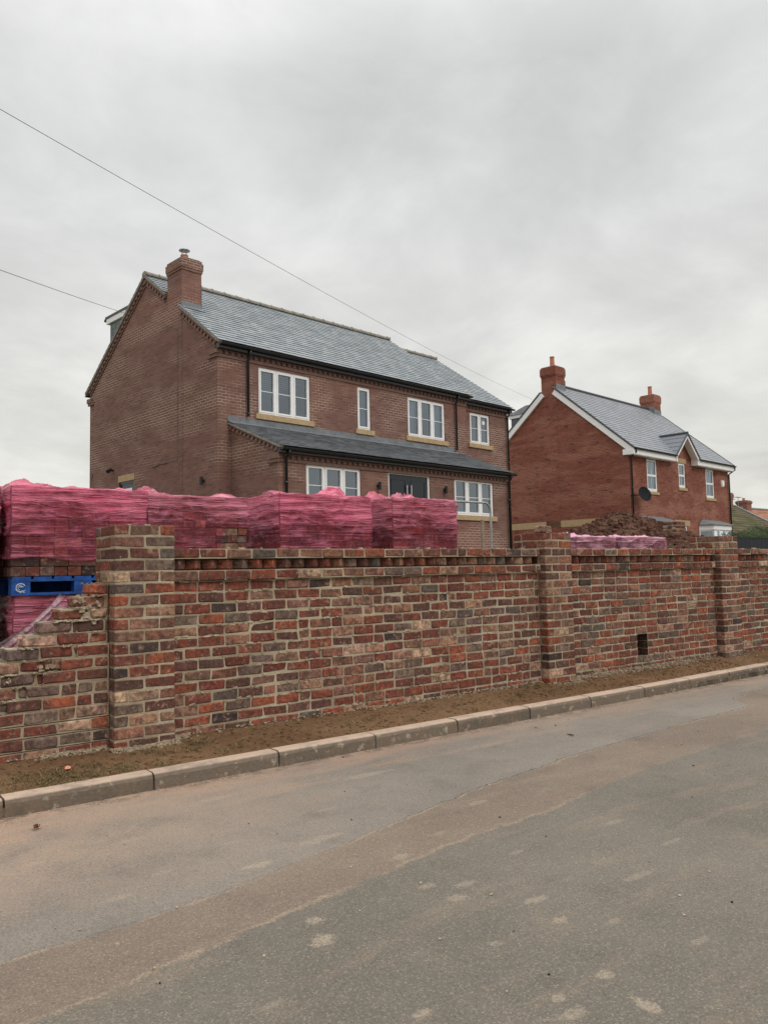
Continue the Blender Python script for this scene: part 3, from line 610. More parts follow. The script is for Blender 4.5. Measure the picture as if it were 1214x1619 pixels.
def stack_bricks(W, D, H, rows, seed, ragged=0):
    m = MB(); r = random.Random(seed); rh = H / rows
    for k in range(rows):
        z = rh * (k + .5); flip = k % 2
        def face(n0, n1, fn, step):
            x = n0
            while x < n1 - .02:
                w = step if r.random() > .25 else .105
                b = min(x + w, n1); fn((x + b) / 2, (b - x) / 2 - .002, r.uniform(-.006, .008)); x += w
        st = .215 if flip else .1075
        def cc(): 
            c = pick(0, .9); return c
        face(0, W, lambda c, h, o: m.brick((c, .05 + o, z), h, .05, rh / 2 - .0015, 0, cc(), .002, .003), st)
        face(0, W, lambda c, h, o: m.brick((c, D - .05 + o, z), h, .05, rh / 2 - .0015, 0, cc(), .002, .003), st)
        face(.1, D - .1, lambda c, h, o: m.brick((.05 + o, c, z), .05, h, rh / 2 - .0015, 0, cc(), .002, .003), st)
        face(.1, D - .1, lambda c, h, o: m.brick((W - .05 + o, c, z), .05, h, rh / 2 - .0015, 0, cc(), .002, .003), st)
    m.box(.06, W - .06, .06, D - .06, 0, H, (.05, .03, .028, .4))
    return m
def film(W, D, H, z0fn, seed, crumple=.03, tuft=(), infl=.012):
    """film wound round the stack: side skirt with a crumpled lid; returns one mesh"""
    m = MB(); nu, nv = 300, 46; rc = .012
    per = [(rc, 0), (W - rc, 0), (W, rc), (W, D - rc), (W - rc, D), (rc, D), (0, D - rc), (0, rc)]
    segs = []; tot = 0
    for i in range(8):
        a = Vector(per[i]).to_3d(); b = Vector(per[(i + 1) % 8]).to_3d(); l = (b - a).length; segs.append((a, b, l)); tot += l
    def P(s):
        s = s % 1 * tot
        for a, b, l in segs:
            if s <= l: p = a.lerp(b, s / l if l else 0); break
            s -= l
        n = (p - Vector((W / 2, D / 2, 0))); n.x /= W; n.y /= D
        m_ = max(abs(n.x), abs(n.y)); n = Vector((n.x if abs(n.x) > m_ * .93 else 0, n.y if abs(n.y) > m_ * .93 else 0, 0)).normalized()
        return p, n
    uvs = []
    for k in range(nv):
        for i in range(nu):
            s = i / nu; p, n = P(s); z0 = z0fn(p.x, p.y); zt = H + .012 + .012 * noise.noise((p.x * 5, p.y * 5, seed))
            z = z0 + (zt - z0) * k / (nv - 1)
            d = infl + .010 + .006 * noise.noise((p.x * 1.6 + p.y * 1.6, z * 14, seed)) + .012 * noise.noise(((p.x - p.y) * 3, round(z / .073) * 3.3, seed + 3)) + .016 * noise.noise((p.x * 5, p.y * 5, z * 6 + seed))
            d += .014 * (1 - min(1, 5 * abs(noise.noise(((p.x + p.y) * 1.6 + z * 2, (z - (p.x + p.y) * .25) * 7, seed + 8))))) - .005
            if k == nv - 1: d -= .012
            d = max(d, .014)
            q = p + n * d; m.v.append((q.x, q.y, z)); m.c.append((1, 1, 1, 1)); uvs.append((s * tot, z))
    for k in range(nv - 1):
        for i in range(nu):
            i2 = (i + 1) % nu; m.f.append((k * nu + i, k * nu + i2, (k + 1) * nu + i2, (k + 1) * nu + i))
    # lid
    base = len(m.v); ring = (nv - 1) * nu; rings = 16; prev = ring
    cx, cy = W / 2, D / 2
    for r_ in range(1, rings + 1):
        t = r_ / rings; start = len(m.v)
        for i in range(nu):
            x, y, z = m.v[ring + i]; qx = x + (cx - x) * t; qy = y + (cy - y) * t
            zz = H + .012 + crumple * (fbm(qx * 4, qy * 4, seed, 3) * 1.1 + .5 * (1 - 4 * min(.25, abs(noise.noise((qx * 6, qy * 6, seed)))))) * min(1, t * 5)
            for (tx, ty, tr, th) in tuft:
                dd = math.hypot(qx - tx, qy - ty) / tr
                if dd < 1: zz += th * (1 - dd * dd) * (.62 + .5 * noise.noise((qx * 8, qy * 8, seed)) + .22 * (1 - 3 * min(.33, abs(noise.noise((qx * 14 + qy * 5, qy * 14, seed))))))
            m.v.append((qx, qy, max(zz, H + .004))); m.c.append((1, 1, 1, 1)); uvs.append((qx * 1.3 + qy * .4, .62 + qy * .12))
        for i in range(nu):
            i2 = (i + 1) % nu; m.f.append((prev + i, prev + i2, start + i2, start + i))
        prev = start
    return m, uvs
def pallet(loc, W, D, mat, label, mark=False, group='pallets under the brick packs'):
    t = thing('pallet', label, 'pallet', loc, 0, group)
    for i in range(7):
        x = W * i / 7; m = MB(); m.box(x + .008, x + W / 7 - .012, 0, D, .128, .146); m.build('deck_board', mat, t)
    for k in range(3):
        m = MB(); y = (D - .1) * k / 2
        m.box(0, W, y, y + .1, .108, .1275); m.box(0, W, y, y + .1, 0, .0205)
        if k == 1: m.box(.001, W - .001, y + .002, y + .098, .021, .1075)  # middle bearer made solid to block the bright view through the openings
        else:
            for i in range(3): m.box((W - .14) * i / 2 + .001, (W - .14) * i / 2 + .139, y + .002, y + .098, .0203, .1082)
        m.build('bearer', mat, t)
    if mark:
        m = MB(); cx, cz, r = .068, .064, .030
        for a0, a1, rr, w in ((20, 300, .030, .006), (60, 250, .018, .004), (200, 330, .036, .003)):
            for a in range(a0, a1, 12):
                p0 = (cx + rr * math.cos(R(a)) * 1.1, -.0015, cz + rr * math.sin(R(a))); p1 = (cx + rr * math.cos(R(a + 12)) * 1.1, -.0015, cz + rr * math.sin(R(a + 12)))
                m.bar(p0, p1, .003, w, (0, -1, 0) if False else (0, 0, 1))
        m.box(cx - .01, cx + .02, -.003, 0, cz + .002, cz + .009); m.box(cx + .015, cx + .03, -.003, 0, cz - .04, cz - .034); m.box(cx - .005, cx + .005, -.003, 0, cz - .042, cz - .036)
        m.build('stencil_mark', M_paint, t)
    return t
def pack(loc, W, D, H, rows, z0fn, seed, mat, label, tufts=(), crumple=.03, rz=0, group='packs of reclaimed bricks wrapped in pink film'):
    t = thing('brick_pack', label, 'brick pack', loc, rz, group)
    stack_bricks(W, D, H, rows, seed).build('brick_stack', M_brick, t)
    m, uvs = film(W, D, H, z0fn, seed, crumple, tufts)
    m.build('stretch_film', mat, t, smooth=True, uvfn=lambda vi, co: uvs[vi])
    return t
M_wood = mat_plain('pallet_wood', lin(150, 128, 98, 1.3), .9, .2, 12, bump=.003)
G0 = .15
# first stack: two packs high with a blue pallet between
pallet((1.37, 6.6, G0), 1.08, 1.0, M_wood, 'bare wooden pallet on the ground under the leftmost lower pack')
low = pack((1.40, 6.63, G0 + .147), 1.04, .95, .86, 12, lambda x, y: .03, 41, M_film2, 'lower pink wrapped brick pack beneath the blue pallet behind the broken wall end', group='packs of reclaimed bricks wrapped in pink film')
# loose streamer of film pulled out from the lower pack
m = MB(); uvs = []
nu, nv = 60, 16
S = [Vector((.36, -.10, .80)), Vector((.24, -.16, .74)), Vector((.10, -.20, .62)), Vector((-.04, -.22, .50)), Vector((-.2, -.24, .38)), Vector((-.42, -.26, .26))]
Wd = [.11, .055, .06, .085, .11, .14]
for k in range(nv):
    for i in range(nu):
        t_ = i / (nu - 1) * (len(S) - 1); a_ = min(int(t_), len(S) - 2); f_ = t_ - a_; p = S[a_].lerp(S[a_ + 1], f_); w_ = Wd[a_] * (1 - f_) + Wd[a_ + 1] * f_; d_ = (S[a_ + 1] - S[a_]).normalized()
        nrm = Vector((-d_.z, 0, d_.x)); b_ = k / (nv - 1) - .5
        q = p - nrm * b_ * 2 * w_ + Vector((0, 1, 0)) * (.02 * math.sin(b_ * 19 + i * .05) + .015 * noise.noise((i * .1, b_ * 5, 0)))
        m.v.append(tuple(q)); m.c.append((1, 1, 1, 1)); uvs.append((b_ * .4 + .3, i / nu * .3 + .2))
for k in range(nv - 1):
    for i in range(nu - 1): m.f.append((k * nu + i, k * nu + i + 1, (k + 1) * nu + i + 1, (k + 1) * nu + i))
m.build('loose_film', M_filmw, low, smooth=True, uvfn=lambda vi, co: uvs[vi])
pallet((1.37, 6.6, 1.168), 1.08, 1.0, M_bluewood, 'blue painted pallet between two brick packs behind the broken wall end', mark=True)
pack((1.365, 6.6, 1.315), 1.065, 1.0, .70, 9, lambda x, y: .135 + .02 * math.sin(x * 9), 3, M_film, 'bright pink wrapped brick pack standing on the blue pallet, bare bricks below the film',
     tufts=((.16, .3, .22, .08), (.05, .6, .2, .07), (.92, .3, .2, .05), (.5, .3, .25, .03)))
# pack further left, half out of frame
pallet((.23, 6.7, 1.168), 1.05, 1.0, M_wood, 'pale wooden pallet partly out of frame left of the blue pallet')
pack((.25, 6.7, 1.315), 1.04, 1.0, .70, 9, lambda x, y: .02, 12, M_film4, 'pink wrapped brick pack cut off by the left edge of the photo', tufts=((.9, .3, .2, .05),))
pallet((.23, 6.7, G0), 1.05, 1.0, M_wood, 'bottom wooden pallet at the left edge of the photo')
pack((.25, 6.7, G0 + .147), 1.04, 1.0, .87, 12, lambda x, y: .02, 13, M_film4, 'dark lower brick pack at the left edge below another pack')
# stacks two to four: plain ground packs below (out of sight behind the wall), upper packs on them
def tear(x, y): return .02 if x < .35 else (.02 + min(.30, (x - .35) * .9) if y < .3 else .02)
for (x, W, D, H, z0f, seed, mt, lab, tf, lab2, lab3, y, cr) in (
    (2.452, .945, .9, .68, lambda x, y: .02 + max(0, min(.40, (x - .62) * 4)) if y < .5 else .02, 5, M_film2, 'pink wrapped brick pack torn open at its lower right corner, beside the nearest pier', ((.12, .3, .2, .09), (.8, .2, .15, .045)), 0, 0, 6.62, .03),
    (3.735, 1.07, .90, .745, lambda x, y: .02, 6, M_film, 'bright pink wrapped brick pack with a peaked tuft of film on its right end', ((.10, .3, .2, .05), (.84, .35, .16, .16), (.68, .3, .15, .06)), 0, 0, 6.6, .03),
    (5.16, .92, .9, .765, lambda x, y: .06 + .10 * x if y < .3 else .05, 9, M_film4, 'dark pink wrapped brick pack, rightmost of the tall row, below the dark front door', ((.12, .5, .16, .12), (.34, .55, .14, .09), (.60, .6, .24, .15), (.82, .3, .2, .03)), 0, 0, 6.68, .03)):
    b = 1.315
    pack((x, y, b), W, D, H, 10, z0f, seed, mt, lab, tf, cr)
    pallet((x, y, b - .147), W, D, M_wood, 'wooden pallet under the ' + {5: 'torn open', 6: 'peaked bright', 9: 'rightmost dark'}[seed] + ' pink brick pack behind the wall')
# two low packs further along
for (x, y, W, D, seed, lab) in ((8.62, 7.05, .86, .85, 15, 'left one of two low pale pink packs in front of the soil heap'), (9.55, 7.0, 1.1, .85, 16, 'right one of two low pale pink packs in front of the soil heap')):
    pallet((x, y, 1.165), W, D, M_wood, 'pallet behind the wall under the ' + ('left' if seed == 15 else 'right') + ' one of the two low pale pink packs')
    pack((x, y, 1.312), W, D, .395, 5, lambda x, y: .02, seed, M_film3, lab, tufts=((.1, .2, .12, .07), (W - .2, .3, .15, .04)), crumple=.05)

# ------------------------------------------------------------------ heap of soil
m = MB(); HX, HY, HB = 14.35, 10.45, 1.38
def hf(x, y):
    d = math.hypot(x / 1.15, y / 1.1); a = math.atan2(y, x)
    r = d * (1 + .12 * noise.noise((math.cos(a) * 1.5, math.sin(a) * 1.5, 4)))
    h = 1.16 * max(0, 1 - r / 2.1) ** .85 if r < 2.1 else 0
    h = min(h, 1.06 + .25 * (h - 1.0)) if h > 1.02 else h
    k = min(1, h * 4)
    h += k * (.14 * fbm(x * 1.6, y * 1.6, 1, 5) + .045 * abs(noise.noise((x * 7, y * 7, 2))) + .04 * noise.noise((x * 17, y * 17, 3)))
    return h
def hg(a, b):
    x = (a - .5) * 6.2; y = (b - .5) * 5.8; return (x, y, hf(x, y) - .05)
m.grid(190, 190, hg)
for _ in range(7000):
    x = rnd.uniform(-2.8, 2.8); y = rnd.uniform(-2.6, 2.6); h = hf(x, y)
    if h < .05: continue
    s = .010 + .032 * rnd.random() ** 3; a = rnd.uniform(0, 3); 
    m.obox((x, y, h - .05 + s * .3), Vector((math.cos(a), math.sin(a), .3)).normalized(), Vector((-math.sin(a), math.cos(a), .2)).normalized(), Vector((.1, .2, 1)).normalized(), s * 1.3, s, s * .7, j=s * .35)
t = NT('dug_soil', .97, .1); o_ = t.obj(); n = t.noise(o_, 2.5, 6, .7); n2 = t.noise(o_, 25, 5, .7)
c = t.mix(t.rng(n, .35, .65), lin(92, 66, 55, 1.15), lin(112, 84, 70, 1.15)); c = t.mix(t.rng(n2, .3, .7, .6, 0), c, lin(62, 42, 36)); t.col(c); t.bump(n2, 1, .03)
o = m.build('soil_heap', t.m); o.location = (HX, HY, HB); tag(o, 'brown heap of dug soil behind the two low pink packs', 'soil heap')

# short brick pier standing free behind the wall
t = thing('brick_pier', 'free-standing brick pier behind the wall, in front of the red house door', 'pier', (14.29, 9.18, 1.2))
m = MB(); core = MB(); H = .975; n = int(H / .075)
for k in range(n):
    z = H - .075 * (k + .5)
    for sy in (0, 1):
        if k % 2: m.brick((-.05 + 0, -.11 + .22 * sy, z), .1, .05, .032, 0, pick(0, .5)); m.brick((.11, -.11 + .22 * sy, z), .052, .05, .032, 0, pick(0, .5))
        else: m.brick((-.11, -.11 + .22 * sy, z), .048, .05, .032, 0, pick(0, .5)); m.brick((.05, -.11 + .22 * sy, z), .1, .05, .032, 0, pick(0, .5))
        m.brick((-.11 if sy else .115, 0, z), .05, .055, .032, 0, pick(0, .5))
m.build('brickwork', M_brick, t); core.box(-.15, .155, -.15, .15, 0, H - .008); core.build('mortar_joint', M_mortar, t)

# temporary fence panel
t = thing('temporary_fence', 'grey steel temporary fence panel with rounded corner in front of the front windows', 'fence', (9.2, 10.0, .55))
m = MB()
def arc(cx, cz, r, a0, a1, n=7): return [(cx + r * math.cos(R(a0 + (a1 - a0) * i / n)), 0, cz + r * math.sin(R(a0 + (a1 - a0) * i / n))) for i in range(n + 1)]
m.tube([(-1.75, 0, -.1)] + arc(-1.60, 1.77, .15, 180, 90) + arc(.58, 1.77, .15, 90, 0) + [(.73, 0, -.1)], .02, 10); m.tube([(-1.75, 0, .15), (.73, 0, .15)], .016, 8)
m.build('frame', M_steel, t)
m = MB()
for x in (-.21, .57): m.box(x - .03, x + .03, .03, .07, -.1, 1.62)
m.build('timber_stake', M_stake, t)

# ------------------------------------------------------------------ houses
def rect_wall(m, axis, pos, a0, a1, z0, z1, openings=(), depth=.1, flip=1, back=None):
    """wall face at pos, openings cut out, reveals going inwards; axis 'y' = faces -y"""
    aa = sorted({a0, a1, *[v for o in openings for v in o[:2] if a0 < v < a1]}); zz = sorted({z0, z1, *[v for o in openings for v in o[2:4] if z0 < v < z1]})
    def P(a, d, z): return (a, pos + d * flip, z) if axis == 'y' else (pos + d * flip, a, z)
    for i in range(len(aa) - 1):
        for k in range(len(zz) - 1):
            ca, cz = (aa[i] + aa[i + 1]) / 2, (zz[k] + zz[k + 1]) / 2
            if any(o[0] < ca < o[1] and o[2] < cz < o[3] for o in openings): continue
            m.add([P(aa[i], 0, zz[k]), P(aa[i + 1], 0, zz[k]), P(aa[i + 1], 0, zz[k + 1]), P(aa[i], 0, zz[k + 1])], [(0, 1, 2, 3)])
    for o in openings:
        b0, b1, c0, c1 = o[:4]
        for q in ([P(b0, 0, c0), P(b0, depth, c0), P(b0, depth, c1), P(b0, 0, c1)], [P(b1, 0, c0), P(b1, 0, c1), P(b1, depth, c1), P(b1, depth, c0)], [P(b0, 0, c1), P(b0, depth, c1), P(b1, depth, c1), P(b1, 0, c1)], [P(b0, 0, c0), P(b1, 0, c0), P(b1, depth, c0), P(b0, depth, c0)]): m.add(q, [(0, 1, 2, 3)])
def room(parent_m, x0, x1, y, z0, z1, d=.9):
    m = parent_m; e = .25
    V = [(x0 - e, y, z0 - .1), (x1 + e, y, z0 - .1), (x1 + e, y, z1 + .1), (x0 - e, y, z1 + .1), (x0 - e, y + d, z0 - .1), (x1 + e, y + d, z0 - .1), (x1 + e, y + d, z1 + .1), (x0 - e, y + d, z1 + .1)]
    m.add(V, [(4, 7, 6, 5), (0, 3, 7, 4), (1, 5, 6, 2), (0, 4, 5, 1), (3, 2, 6, 7)])
def window(parent, x0, x1, z0, z1, y, lights, sill=True, sash=False, blinds=False, curtain=False, bars=True, notice=False, label=None, room_on=True, rec=.035):
    f = .055; m = MB(); ya, yb = y + rec, y + rec + .06
    m.box(x0, x1, ya, yb, z0, z0 + f); m.box(x0, x1, ya, yb, z1 - f, z1); m.box(x0, x0 + f, ya, yb, z0 + f, z1 - f); m.box(x1 - f, x1, ya, yb, z0 + f, z1 - f)
    n = lights; w = (x1 - x0) / n
    for i in range(1, n): m.box(x0 + w * i - .032, x0 + w * i + .032, ya, yb, z0 + f, z1 - f)
    cas = MB()
    for i in range(n):
        a = x0 + w * i + (f - .005 if i == 0 else .034); b = x0 + w * (i + 1) - (f - .005 if i == n - 1 else .034)
        segs = [(z0 + f - .003, z1 - f + .003)] if not sash else [(z0 + f, (z0 + z1) / 2), ((z0 + z1) / 2 + .002, z1 - f)]
        for (c, d) in segs:
            g = .045 if not sash else .05; yy = ya - .012
            gb = g * 1.8 if sash and c < (z0 + z1) / 2 - .1 else g
            cas.box(a, b, yy, yb - .01, c, c + gb); cas.box(a, b, yy, yb - .01, d - g, d); cas.box(a, a + g, yy, yb - .01, c + gb, d - g); cas.box(b - g, b, yy, yb - .01, c + gb, d - g)
            if bars and not sash: cas.box(a + g, b - g, ya + .014, ya + .03, (c + d) / 2 - .009, (c + d) / 2 + .009)
            if bars and sash: cas.box((a + b) / 2 - .008, (a + b) / 2 + .008, ya + .014, ya + .03, c + gb, d - g)
    win = m.build('window', M_white, parent)
    if label: win['label'] = label
    cas.build('casement', M_white, win)
    g = MB(); g.add([(x0 + .03, ya + .03, z0 + .03), (x1 - .03, ya + .03, z0 + .03), (x1 - .03, ya + .03, z1 - .03), (x0 + .03, ya + .03, z1 - .03)], [(0, 1, 2, 3)]); g.build('pane', M_glass, win)
    if sill: s = MB(); s.box(x0 - .11, x1 + .11, y - .05, y + .1, z0 - .145, z0 - .004); s.build('sill', M_stone, win)
    r = MB(); room(r, x0, x1, yb + .02, z0, z1); r.build('room', M_room, win)
    if blinds:
        b = MB(); z = z1 - .12
        while z > z0 + (z1 - z0) * .45:
            b.box(x0 + .06, x1 - .06 - .5 * rnd.random() * (x1 - x0), yb + .10, yb + .125, z, z + .016); z -= .055
        b.build('blind', M_fabric, win)
    if curtain:
        b = MB()
        for (a, c) in ((x0 - .05, x0 + (x1 - x0) * .36), (x1 - (x1 - x0) * .36, x1 + .05)):
            b.grid(40, 2, lambda u_, v_: (a + (c - a) * u_, yb + .12 + .02 * math.sin(u_ * 32), z0 - .05 + (z1 - z0 + .1) * v_))
        b.build('curtain', M_fabric, win)
    if notice: b = MB(); b.box(notice[0], notice[0] + .14, ya + .022, ya + .027, notice[1], notice[1] + .12); b.build('sticker', M_white, win)
    return win
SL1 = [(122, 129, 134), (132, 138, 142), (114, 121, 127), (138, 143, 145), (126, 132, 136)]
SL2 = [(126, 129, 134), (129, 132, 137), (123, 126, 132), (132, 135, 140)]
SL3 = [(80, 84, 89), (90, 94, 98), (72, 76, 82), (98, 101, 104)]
def slates(m, x0, x1, ye, ze, yr, zr, gauge, w, pal, k=1.35, jit=.002, th=.014, x1fn=None, x0fn=None, bond=.5):
    """courses of separate slates from the eave (ye,ze) to the ridge (yr,zr), each lapped over the one below"""
    sl = Vector((0, yr - ye, zr - ze)); Ls = sl.length; sl.normalize(); nrm = Vector((1, 0, 0)).cross(sl).normalized()
    if nrm.z < 0: nrm = -nrm
    n = int(Ls / gauge) + 1
    for i in range(n):
        s0 = i * gauge; s1 = min(s0 + gauge * 1.35, Ls)
        a0 = x0 if not x0fn else x0fn(s0 + gauge * .5); a1 = x1 if not x1fn else x1fn(s0 + gauge * .5)
        x = a0 - (w * bond if i % 2 else 0)
        while x < a1 - .005:
            a, b = max(x, a0) + .0015, min(x + w, a1) - .0015; x += w
            if b - a < .02: continue
            lo = .026 + rnd.uniform(0, jit * 2); up_ = .004
            t_ = rnd.uniform(-jit, jit); e = rnd.uniform(-jit, jit) * 2
            o = Vector((0, ye, ze)); c = rnd.choice(pal); q = rnd.uniform(.97, 1.03); col = lin(c[0] * q, c[1] * q, c[2] * q, k)[:3] + (rnd.random(),)
            P = []
            for (dn) in (-th, 0):
                P += [o + sl * (s0 + e) + nrm * (lo + dn + t_) + Vector((a, 0, 0)), o + sl * (s0 + e) + nrm * (lo + dn - t_) + Vector((b, 0, 0)), o + sl * s1 + nrm * (up_ + dn) + Vector((b, 0, 0)), o + sl * s1 + nrm * (up_ + dn) + Vector((a, 0, 0))]
            m.add(P, [(4, 5, 6, 7), (0, 1, 5, 4), (0, 4, 7, 3), (1, 2, 6, 5), (0, 3, 2, 1)], col)
def gutter(parent, x0, x1, y, z, r=.055, fascia=.14):
    m = MB(); n = 10
    prof = [(math.cos(R(180 + 180 * i / n)) * r, math.sin(R(180 + 180 * i / n)) * r) for i in range(n + 1)] + [(r * .86, 0), (0, -r * .84), (-r * .86, 0)]
    V = [(x, y - r + py, z - .01 + pz) for x in (x0, x1) for py, pz in prof]; k = len(prof)
    m.add(V, [(i, (i + 1) % k, k + (i + 1) % k, k + i) for i in range(k)] + [tuple(range(k))[::-1], tuple(range(k, 2 * k))])
    m.build('gutter', M_black, parent, smooth=False)
def downpipe(parent, pts, r=.034):
    m = MB(); m.tube(pts, r, 10)
    for z in [pts[-1][2] + i * 1.6 for i in range(0, 4)]:
        if z < pts[1][2] - .2: m.tube([(pts[-1][0], pts[-1][1], z + .03), (pts[-1][0], pts[-1][1], z + .09)], r * 1.3, 10)
    return m.build('downpipe', M_black, parent, smooth=True)
def prism_roofdeck(m, x0, x1, ye, ze, yr, zr, th=.04):
    sl = Vector((0, yr - ye, zr - ze)).normalized(); nrm = Vector((1, 0, 0)).cross(sl).normalized(); nrm = nrm if nrm.z > 0 else -nrm
    a = Vector((0, ye, ze)) - nrm * .014; b = Vector((0, yr, zr)) - nrm * .014; V = []
    for x in (x0, x1):
        for p in (a, b, b - nrm * th, a - nrm * th): V.append(p + Vector((x, 0, 0)))
    m.add(V, [(0, 1, 5, 4), (1, 2, 6, 5), (2, 3, 7, 6), (3, 0, 4, 7), (0, 3, 2, 1), (4, 5, 6, 7)])
def dentils_flat(m, x0, x1, y, z, period=.18, w=.1, h=.072, proj=.045):
    x = x0
    while x < x1 - w: m.box(x, x + w, y - proj, y + .02, z, z + h); x += period
def dentils_rake(m, xg, y0, z0, y1, z1, period=.18, w=.1, h=.075, drop=.1, proj=.045, sgn=-1):
    d = Vector((0, y1 - y0, z1 - z0)); L = d.length; d.normalize(); dn = Vector((0, -d.z, d.y)); dn = dn if dn.z < 0 else -dn
    s = period / 2
    while s < L - .05:
        c = Vector((xg + sgn * proj / 2, y0, z0)) + d * s + dn * (drop + h / 2); m.obox(c, Vector((1, 0, 0)), d, dn, proj / 2 + .01, w / 2, h / 2); s += period
def rake_bar(m, xg, y0, z0, y1, z1, drop, h, proj, sgn=-1, inset=.02, extra=0):
    d = Vector((0, y1 - y0, z1 - z0)); L = d.length; d.normalize(); dn = Vector((0, -d.z, d.y)); dn = dn if dn.z < 0 else -dn
    c = Vector((xg + sgn * (proj - inset) / 2, (y0 + y1) / 2, (z0 + z1) / 2)) + dn * (drop + h / 2)
    m.obox(c, Vector((1, 0, 0)), d, dn, (proj + inset) / 2, L / 2 + extra, h / 2)
def chimney(parent, x0, x1, y0, y1, z0, z1, mat, cap=.3, proj=.035, flash=None, pots=()):
    m = MB(); m.box(x0, x1, y0, y1, z0, z1 - cap)
    p = proj; m.box(x0 - p * .6, x1 + p * .6, y0 - p * .6, y1 + p * .6, z1 - cap, z1 - cap + .075); m.box(x0 - p, x1 + p, y0 - p, y1 + p, z1 - cap + .075, z1 - .078); m.box(x0 - p * .3, x1 + p * .3, y0 - p * .3, y1 + p * .3, z1 - .078, z1)
    ch = m.build('chimney', mat, parent)
    f = MB(); f.box(x0 + .03, x1 - .03, y0 + .03, y1 - .03, z1, z1 + .035); f.build('flaunching', M_verge, ch)
    for (px, py, h, r, cowl) in pots:
        t = MB(); t.tube([(px, py, z1), (px, py, z1 + h * .12), (px, py, z1 + h * .9), (px, py, z1 + h * .9), (px, py, z1 + h)], [r * 1.1, r, r * .88, r * 1.0, r * 1.0], 16); t.build('chimney_pot', M_terra, ch, smooth=False)
        if cowl:
            c = MB()
            for k in range(4):
                a = k * math.pi / 2 + .4; c.tube([(px + r * .7 * math.cos(a), py + r * .7 * math.sin(a), z1 + h - .01), (px + r * .8 * math.cos(a), py + r * .8 * math.sin(a), z1 + h + .14)], .008, 5)
            c.tube([(px, py, z1 + h + .13), (px, py, z1 + h + .145), (px, py, z1 + h + .17)], [r * 1.45, r * 1.4, r * .5], 18); c.build('cowl', M_steel, ch)
    return ch

# ---- house one: brown brick, slate roof, lean-to along the front
H1 = thing('detached_house', 'brown brick house with slate roof, tall gable chimney and a long lean-to porch', 'house', (8.3914, 17.8495, 1.7), R(7.4868))
L, LX, D, SB = 9.662, 2.576, 7.318, .201
ZE, ZR, ZRX, ZEX = 5.401, 8.175, 7.90, 5.337
u0, u1, LW, ZLE, ZLA = .369, 9.233, 1.943, 2.549, 3.575
OV = .2; slope = (ZR - ZE) / (D / 2 + OV)
zw = ZE - .05                                # top of front wall just below the slates
m = MB()
wins = [(1.23, 2.95, 3.75, 4.99), (4.72, 5.24, 3.74, 5.0), (6.83, 8.57, 3.76, 5.0)]
rect_wall(m, 'y', 0, 0, L, 0, zw, wins)
def gable(m, x, y0, y1, ze0, ze1, yr, zr, face=-1):
    V = [(x, y0, 0), (x, y1, 0), (x, y1, ze1), (x, yr, zr), (x, y0, ze0)]
    m.add(V, [(0, 4, 3, 2, 1)] if face < 0 else [(0, 1, 2, 3, 4)])
gt = lambda y: (ZR - slope * abs(y - D / 2)) - .06
# gable end with the side doorway cut out
sd0 = (4.42, 5.32, .14, 2.37)
rect_wall(m, 'x', 0, 0, D, 0, 4.0, [sd0], depth=.09)
m.add([(0, 0, 4), (0, D, 4), (0, D, gt(D)), (0, D / 2, gt(D / 2)), (0, 0, gt(0))], [(0, 4, 3, 2, 1)])
m.add([(L, 0, 0), (L, D, 0), (L, D, gt(D)), (L, D / 2, gt(D / 2)), (L, 0, gt(0))], [(0, 1, 2, 3, 4)])
m.add([(0, D, 0), (L + LX, D, 0), (L + LX, D, zw), (0, D, zw)], [(0, 3, 2, 1)])
m.build('wall', M_hb1, H1)
m = MB(); rect_wall(m, 'y', SB, L, L + LX, 0, ZEX - .04, [(10.1, 11.18, 3.89, 4.96)])
sx = (ZRX - ZEX) / (D / 2 + OV - SB); gx = lambda y: ZRX - sx * abs(y - D / 2) - .06
m.add([(L + LX, SB, 0), (L + LX, D, 0), (L + LX, D, zw), (L + LX, D / 2, gx(D / 2)), (L + LX, SB, gx(SB))], [(0, 1, 2, 3, 4)])
w = m.build('wall', M_hb1, H1); w['label'] = 'narrow set-back bay at the far end of the brown house'
# corbelled eaves
m = MB()
def cornice(m, x0, x1, y, z, extra=0):
    m.box(x0, x1, y - .05, y + .01, z - .075, z + .03); dentils_flat(m, x0 + .03, x1, y, z - .155, .18, .1, .08, .048); m.box(x0, x1, y - .03, y + .01, z - .235, z - .157)
cornice(m, -.03, L + .003, 0, ZE - .12); cornice(m, L + .006, L + LX, SB, ZEX - .12)
for (ya, za, yb, zb) in ((D + .05, gt(D + .05), D / 2, gt(D / 2)), (-.05, gt(-.05), 1.69, gt(1.69)), (2.475, gt(2.475), D / 2, gt(D / 2))):
    dentils_rake(m, 0, ya, za, yb, zb, .18, .09, .075, .075, .05); rake_bar(m, 0, ya, za, yb, zb, .152, .05, .03)
    rake_bar(m, 0, ya, za, yb, zb, .0, .075, .05)
m.box(-.05, 0, -.03, .42, ZE - .36, ZE - .28); m.box(-.075, 0, -.05, .30, ZE - .275, ZE - .20); dentils = None
m.box(-.05, 0, D - .3, D + .06, ZE - .42, ZE - .34); m.box(-.07, 0, D - .2, D + .1, ZE - .335, ZE - .2)
m.build('dentil_course', M_dent, H1)
m = MB()
for (ya, za, yb, zb) in ((D + OV, gt(D + OV) + .05, D / 2, gt(D / 2) + .05), (-OV, gt(-OV) + .05, 1.68, gt(1.68) + .05), (2.485, gt(2.485) + .05, D / 2, gt(D / 2) + .05)): rake_bar(m, 0, ya, za, yb, zb, .0, .055, .085)
m.build('verge_strip', M_verge, H1)
